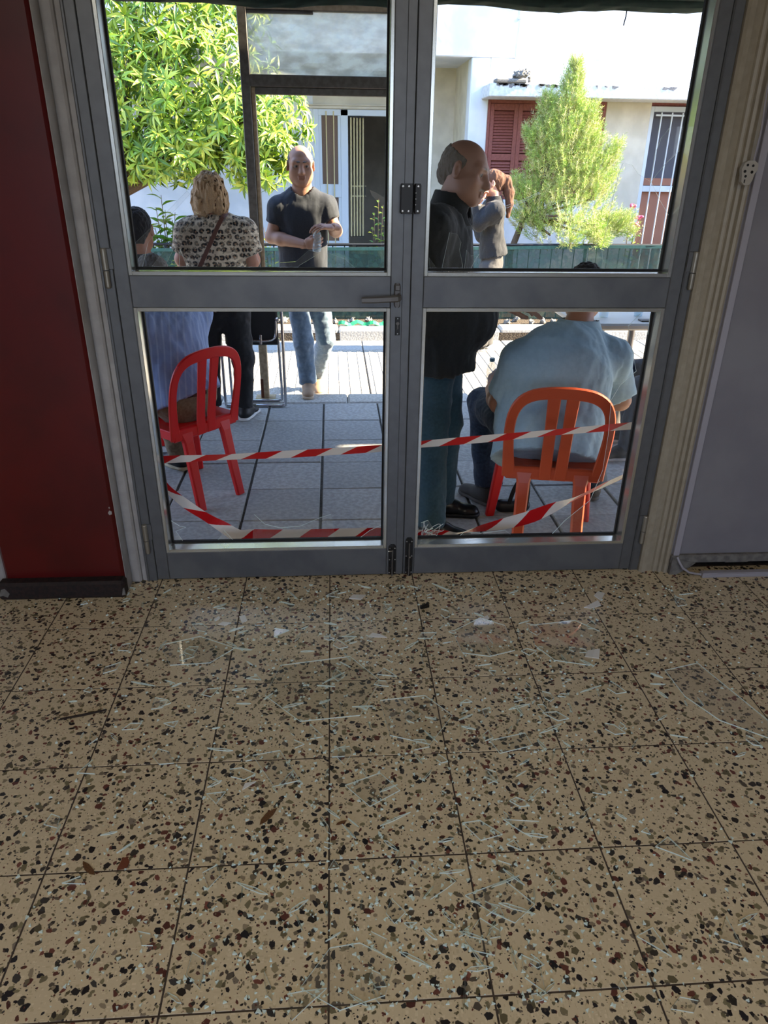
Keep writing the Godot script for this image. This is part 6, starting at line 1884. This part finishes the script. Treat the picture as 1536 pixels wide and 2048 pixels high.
	var seated := person("seated man in a pale blue striped shirt and khaki trousers on the red chair", Vector3(pel.x, PAVE, pel.z), J, {"skin": tan, "top": blue, "legs": cloth(Color(0.42, 0.36, 0.27), Color(0.50, 0.44, 0.34), 0.3, 54), "shoe": mat(Color(0.06, 0.06, 0.06), 0.6), "sole": mat(Color(0.70, 0.64, 0.52), 0.8), "hair": "short", "hair_mat": grey_hair, "wc": 0.20, "ww": 0.20, "wh": 0.19, "seat": 0.165, "deep": 0.76, "sleeve": 1.85, "arm": 1.1, "seed": 7, "folds": 0.011, "gap": 0.012, "collar": 0.03, "thigh": 0.092, "calf": 0.068, "cuff": 0.068, "belly": 0.2, "hands": [[J.WL, f + r * 0.5, Vector3(0, -1, 0), r, [0.5, 0.5, 0.5, 0.5], 0.4], [J.WR, f - r * 0.5, Vector3(0, -1, 0), -r, [0.5, 0.5, 0.5, 0.5], 0.4]]})
	var bf := Field.new(pel - Vector3.ONE * 0.26, pel + Vector3.ONE * 0.26, 0.010)
	bf.cone(pel + Vector3(0, 0.020, 0), pel + Vector3(0, 0.055, 0), 0.192, 0.192, 0.01, f, 0.70, 3)
	bf.cone(pel - Vector3(0, 0.1, 0), pel + Vector3(0, 0.2, 0), 0.183, 0.183, 0.004, f, 0.70, 0, 0, true)
	var bs := Shape.new()
	bf.into(bs)
	part("belt", bs, mat(Color(0.20, 0.13, 0.08), 0.5), seated)
	# --- dark-haired man further back
	f = Vector3(-0.15, 0, -1)
	pel = Vector3(-1.30, 0.33, -4.74)
	z = -4.80
	J = {"f": f, "hf": f + Vector3(0, -0.25, 0), "H": W(276, 461, z - 0.04), "N": W(281, 512, z), "C": Vector3(-1.22, 0.68, z), "W": Vector3(-1.27, 0.50, -4.78), "P": pel, "SL": Vector3(-1.40, 0.79, z), "SR": Vector3(-1.03, 0.79, z), "EL": Vector3(-1.47, 0.53, z - 0.06), "ER": Vector3(-1.0, 0.53, z - 0.08), "WL": Vector3(-1.36, 0.45, z - 0.28), "WR": Vector3(-1.12, 0.45, z - 0.30),
		"HL": pel + Vector3(-0.09, 0, -0.02), "HR": pel + Vector3(0.09, 0, -0.02), "KL": pel + Vector3(-0.18, 0, -0.41), "KR": pel + Vector3(0.06, 0, -0.42), "AL": pel + Vector3(-0.2, -0.44, -0.36), "AR": pel + Vector3(0.05, -0.44, -0.38), "TL": f, "TR": f}
	person("dark-haired man in a black shirt sitting with his back turned at the door's edge", Vector3(pel.x, PAVE, pel.z), J, {"skin": Color(0.60, 0.41, 0.31), "top": cloth(Color(0.05, 0.055, 0.065), Color(0.07, 0.075, 0.085), 0.2, 55), "legs": cloth(Color(0.08, 0.09, 0.11), Color(0.11, 0.12, 0.15), 0.2, 56), "shoe": blk, "sole": blk, "hair": "short", "hair_mat": cloth(Color(0.06, 0.05, 0.045), Color(0.13, 0.11, 0.10), 0.03, 72), "head": 1.04, "cell": 0.018, "seed": 9, "collar": 0.02, "sleeve": 0.7, "hands": [[J.WL, f + Vector3(0.4, 0, 0), Vector3(0, -1, 0), Vector3.RIGHT, [0.5, 0.5, 0.5, 0.5], 0.4], [J.WR, f - Vector3(0.4, 0, 0), Vector3(0, -1, 0), Vector3.LEFT, [0.5, 0.5, 0.5, 0.5], 0.4]], "hand_cell": 0.007, "face_cell": 0.006})
	# --- standing man in a dark jacket
	f = Vector3(0.88, 0, 0.36).normalized()
	r = Vector3(-f.z, 0, f.x)        # towards his right hand, nearer the door
	z = -3.42
	C = W(884, 492, z)
	J = {"f": f, "hf": Vector3(0.86, -0.22, 0.50), "hu": Vector3(0.25, 1, 0.0), "H": W(932, 345, z + 0.01), "N": W(898, 418, z), "C": C, "W": W(882, 600, z), "P": W(880, 690, z), "hem": W(880, 736, z),
		"SL": W(884, 448, z) - r * 0.17, "SR": W(884, 450, z) + r * 0.17, "EL": W(890, 570, z) - r * 0.20, "ER": W(890, 575, z) + r * 0.19 + f * 0.02, "WL": W(1010, 611, z - 0.12), "WR": W(935, 640, z + 0.20) + Vector3(0, 0, 0), "HL": W(884, 705, z) - r * 0.07, "HR": W(884, 705, z) + r * 0.065, "KL": W(884, 850, z) - r * 0.09, "KR": W(872, 872, z) + r * 0.10, "AL": W(880, 998, -3.44), "AR": W(862, 1047, -3.18), "TL": Vector3(1, 0, 0.12), "TR": Vector3(1, 0, 0.3)}
	J.ER = W(858, 575, z + 0.14)
	J.WR = W(838, 690, z + 0.10)
	var jk := cloth(Color(0.085, 0.10, 0.10), Color(0.11, 0.125, 0.12), 0.25, 57)
	person("elderly bald man with a white moustache standing in a dark jacket", Vector3(J.P.x, PAVE, z), J, {"skin": Color(0.58, 0.44, 0.36), "top": jk, "top_name": "jacket", "legs": cloth(Color(0.12, 0.23, 0.28), Color(0.15, 0.27, 0.32), 0.3, 58), "shoe": mat(Color(0.03, 0.03, 0.03), 0.35), "sole": blk, "hair": "fringe", "bald": 0.058, "bald_tilt": 0.4, "hair_mat": cloth(Color(0.33, 0.31, 0.27), Color(0.48, 0.45, 0.41), 0.03, 73), "brow": Color(0.55, 0.52, 0.48), "moustache": true, "head": 1.05, "wc": 0.165, "ww": 0.17, "wh": 0.175, "seat": 0.135, "deep": 0.80, "sleeve": 1.75, "arm": 1.05, "gap": 0.012, "seed": 13, "folds": 0.010, "collar": 0.075, "thigh": 0.080, "calf": 0.075, "cuff": 0.075, "belly": 0.3, "hands": [[J.WL, Vector3(1, -0.12, 0.1), Vector3(0, -1, 0), Vector3(0, 0, 1), [0.22, 0.22, 0.25, 0.3], 0.3], [J.WR, Vector3(0, -1, 0), -r, f, [0.4, 0.4, 0.4, 0.4], 0.4]]})
	# --- young woman in a grey hoodie across the road
	f = Vector3(-0.92, 0, -0.25).normalized()
	r = Vector3(-f.z, 0, f.x)
	z = -7.55
	C = W(985, 436, z)
	J = {"f": f, "hf": Vector3(-1, 0.0, -0.1), "H": W(983, 366, z), "N": W(989, 402, z), "C": C, "W": W(984, 478, z), "P": W(984, 522, z), "hem": W(986, 512, z),
		"SL": W(986, 420, z) + r * 0.15, "SR": W(986, 420, z) - r * 0.15, "EL": W(958, 446, z + 0.12), "ER": W(965, 470, z - 0.2), "WL": W(955, 408, z + 0.08), "WR": W(950, 440, z - 0.25), "HL": W(978, 535, z) - r * 0.07, "HR": W(984, 535, z) + r * 0.07, "KL": W(972, 612, z) - r * 0.08, "KR": W(980, 612, z) + r * 0.08, "AL": W(960, 684, z) - r * 0.06, "AR": W(968, 686, z) + r * 0.08, "TL": f, "TR": f, "gL": ROAD, "gR": ROAD}
	J.SL = W(986, 420, z) + Vector3(0, 0, 0.14)
	J.SR = W(986, 420, z) - Vector3(0, 0, 0.14)
	person("young woman with a reddish ponytail in a grey hoodie across the road", Vector3(J.P.x, ROAD, z), J, {"skin": Color(0.74, 0.54, 0.44), "top": cloth(Color(0.10, 0.10, 0.105), Color(0.15, 0.15, 0.15), 0.2, 59), "top_name": "hoodie", "legs": cloth(Color(0.24, 0.235, 0.23), Color(0.30, 0.29, 0.28), 0.2, 60), "shoe": blk, "sole": wht, "hair": "pony", "tail": [W(996, 352, z), W(1012, 362, z), W(1018, 385, z), W(1019, 408, z + 0.02), W(1016, 432, z + 0.02)], "hair_mat": cloth(Color(0.26, 0.15, 0.09), Color(0.42, 0.27, 0.16), 0.05, 74), "head": 0.96, "cell": 0.014, "wc": 0.135, "ww": 0.135, "wh": 0.15, "deep": 0.78, "sleeve": 1.9, "gap": 0.014, "folds": 0.011, "seed": 17, "collar": 0.05, "thigh": 0.082, "calf": 0.085, "cuff": 0.088, "shoe_long": 0.24, "hands": [[J.WL, Vector3(0.25, 1, -0.05), Vector3(0.9, 0, -0.2), Vector3(0, 0, 1), [0.6, 0.6, 0.6, 0.6], 0.5], [J.WR, Vector3(0, 1, 0), Vector3(1, 0, 0), Vector3(0, 0, -1), [0.5, 0.5, 0.5, 0.5], 0.4]], "hand_cell": 0.006, "face_cell": 0.006})
	# --- big man in a pale blue polo shirt on the orange chair
	z = -3.32
	f = Vector3(0.06, 0, -1)
	pel = Vector3(1.0, 0.36, -3.22)
	J = {"f": f, "hf": Vector3(0.25, -0.30, -1), "H": W(1168, 585, -3.46), "N": W(1156, 652, -3.37), "C": W(1122, 742, -3.30), "W": W(1104, 830, -3.27), "P": pel, "hem": pel - Vector3(0, 0.165, -0.045),
		"SL": W(1042, 722, -3.32), "SR": W(1222, 716, -3.34), "EL": W(1000, 806, -3.36), "ER": W(1240, 800, -3.40), "WL": W(983, 778, -3.60), "WR": W(1205, 800, -3.64),
		"HL": pel + Vector3(-0.12, -0.02, -0.02), "HR": pel + Vector3(0.12, -0.02, -0.02), "KL": W(966, 806, -3.70), "KR": Vector3(1.30, 0.32, -3.66), "AL": W(978, 965, -3.56), "AR": W(1186, 965, -3.62), "TL": Vector3(-0.55, 0, -0.75), "TR": Vector3(0.15, 0, -1)}
	var polo := cloth(Color(0.55, 0.65, 0.70), Color(0.58, 0.68, 0.73), 0.4, 61)
	person("heavy man in a pale blue polo shirt and jeans sitting on the orange chair", Vector3(pel.x, PAVE, pel.z), J, {"skin": Color(0.62, 0.43, 0.33), "top": polo, "legs": cloth(Color(0.09, 0.14, 0.20), Color(0.16, 0.22, 0.29), 0.3, 62), "shoe": mat(Color(0.22, 0.20, 0.18), 0.75), "sole": mat(Color(0.30, 0.28, 0.26), 0.8), "hair": "short", "hair_mat": cloth(Color(0.10, 0.09, 0.08), Color(0.20, 0.18, 0.17), 0.03, 75), "head": 1.05, "wc": 0.235, "ww": 0.25, "wh": 0.245, "seat": 0.18, "deep": 0.70, "sleeve": 0.86, "arm": 1.2, "gap": 0.006, "seed": 23, "folds": 0.008, "collar": 0.034, "collar_wide": 1.2, "belly": 0.35, "thigh": 0.098, "calf": 0.076, "cuff": 0.078, "hands": [[J.WL, Vector3(0.10, 0.45, -0.5), Vector3(0.9, 0, -0.3), Vector3(0.2, 0.3, -0.9), [0.75, 0.75, 0.75, 0.75], 0.8], [J.WR, Vector3(-0.6, 0, -0.6), Vector3(0, -1, 0), Vector3(-0.5, 0, 0.5), [0.5, 0.5, 0.5, 0.5], 0.4]]})
	bottle(W(984, 790, -3.66), "clear water bottle held by the man in the polo shirt", 0.20, Vector3(0.05, 0, 0.08))
	# --- person in jeans beside the table, mostly hidden
	f = Vector3(-1, 0, 0.05)
	pel = Vector3(2.30, 0.345, -4.25)
	J = {"f": f, "hf": f, "H": Vector3(2.30, 1.10, -4.25), "N": Vector3(2.32, 0.94, -4.25), "C": Vector3(2.33, 0.76, -4.25), "W": Vector3(2.33, 0.55, -4.25), "P": pel, "SL": Vector3(2.32, 0.88, -4.06), "SR": Vector3(2.32, 0.88, -4.44), "EL": Vector3(2.28, 0.62, -4.02), "ER": Vector3(2.24, 0.62, -4.46), "WL": Vector3(2.24, 0.44, -4.10), "WR": Vector3(2.24, 0.44, -4.40),
		"HL": pel + Vector3(-0.03, 0, 0.09), "HR": pel + Vector3(-0.03, 0, -0.09), "KL": Vector3(1.84, 0.27, -4.14), "KR": Vector3(1.86, 0.30, -4.40), "AL": G(1248, 920, PAVE) + Vector3(0.02, 0.09, -0.02), "AR": Vector3(1.98, -0.10, -4.50), "TL": Vector3(-1, 0, 0.15), "TR": Vector3(-1, 0, -0.1)}
	person("person in dark blue jeans and navy shoes seated beside the outdoor table", Vector3(pel.x, PAVE, pel.z), J, {"skin": tan, "top": cloth(Color(0.10, 0.12, 0.18), Color(0.13, 0.15, 0.22), 0.2, 63), "legs": cloth(Color(0.10, 0.14, 0.21), Color(0.15, 0.20, 0.28), 0.25, 64), "shoe": mat(Color(0.07, 0.09, 0.13), 0.7), "sole": mat(Color(0.62, 0.60, 0.58), 0.8), "hair": "short", "hair_mat": grey_hair, "cell": 0.017, "seed": 29, "sleeve": 1.8, "calf": 0.07, "cuff": 0.066, "thigh": 0.09, "face_cell": 0.007, "hand_cell": 0.008, "hands": [[J.WL, Vector3(-1, 0, 0), Vector3(0, -1, 0), Vector3(0, 0, -1), [0.4, 0.4, 0.4, 0.4], 0.4], [J.WR, Vector3(-1, 0, 0), Vector3(0, -1, 0), Vector3(0, 0, 1), [0.4, 0.4, 0.4, 0.4], 0.4]]})

func stripe_tex(a: Color, b: Color) -> ImageTexture:
	var im := Image.create(128, 128, false, Image.FORMAT_RGB8)
	for y in 128:
		for x in 128:
			im.set_pixel(x, y, b if (x / 4) % 4 == 0 else a)
	return ImageTexture.create_from_image(im)
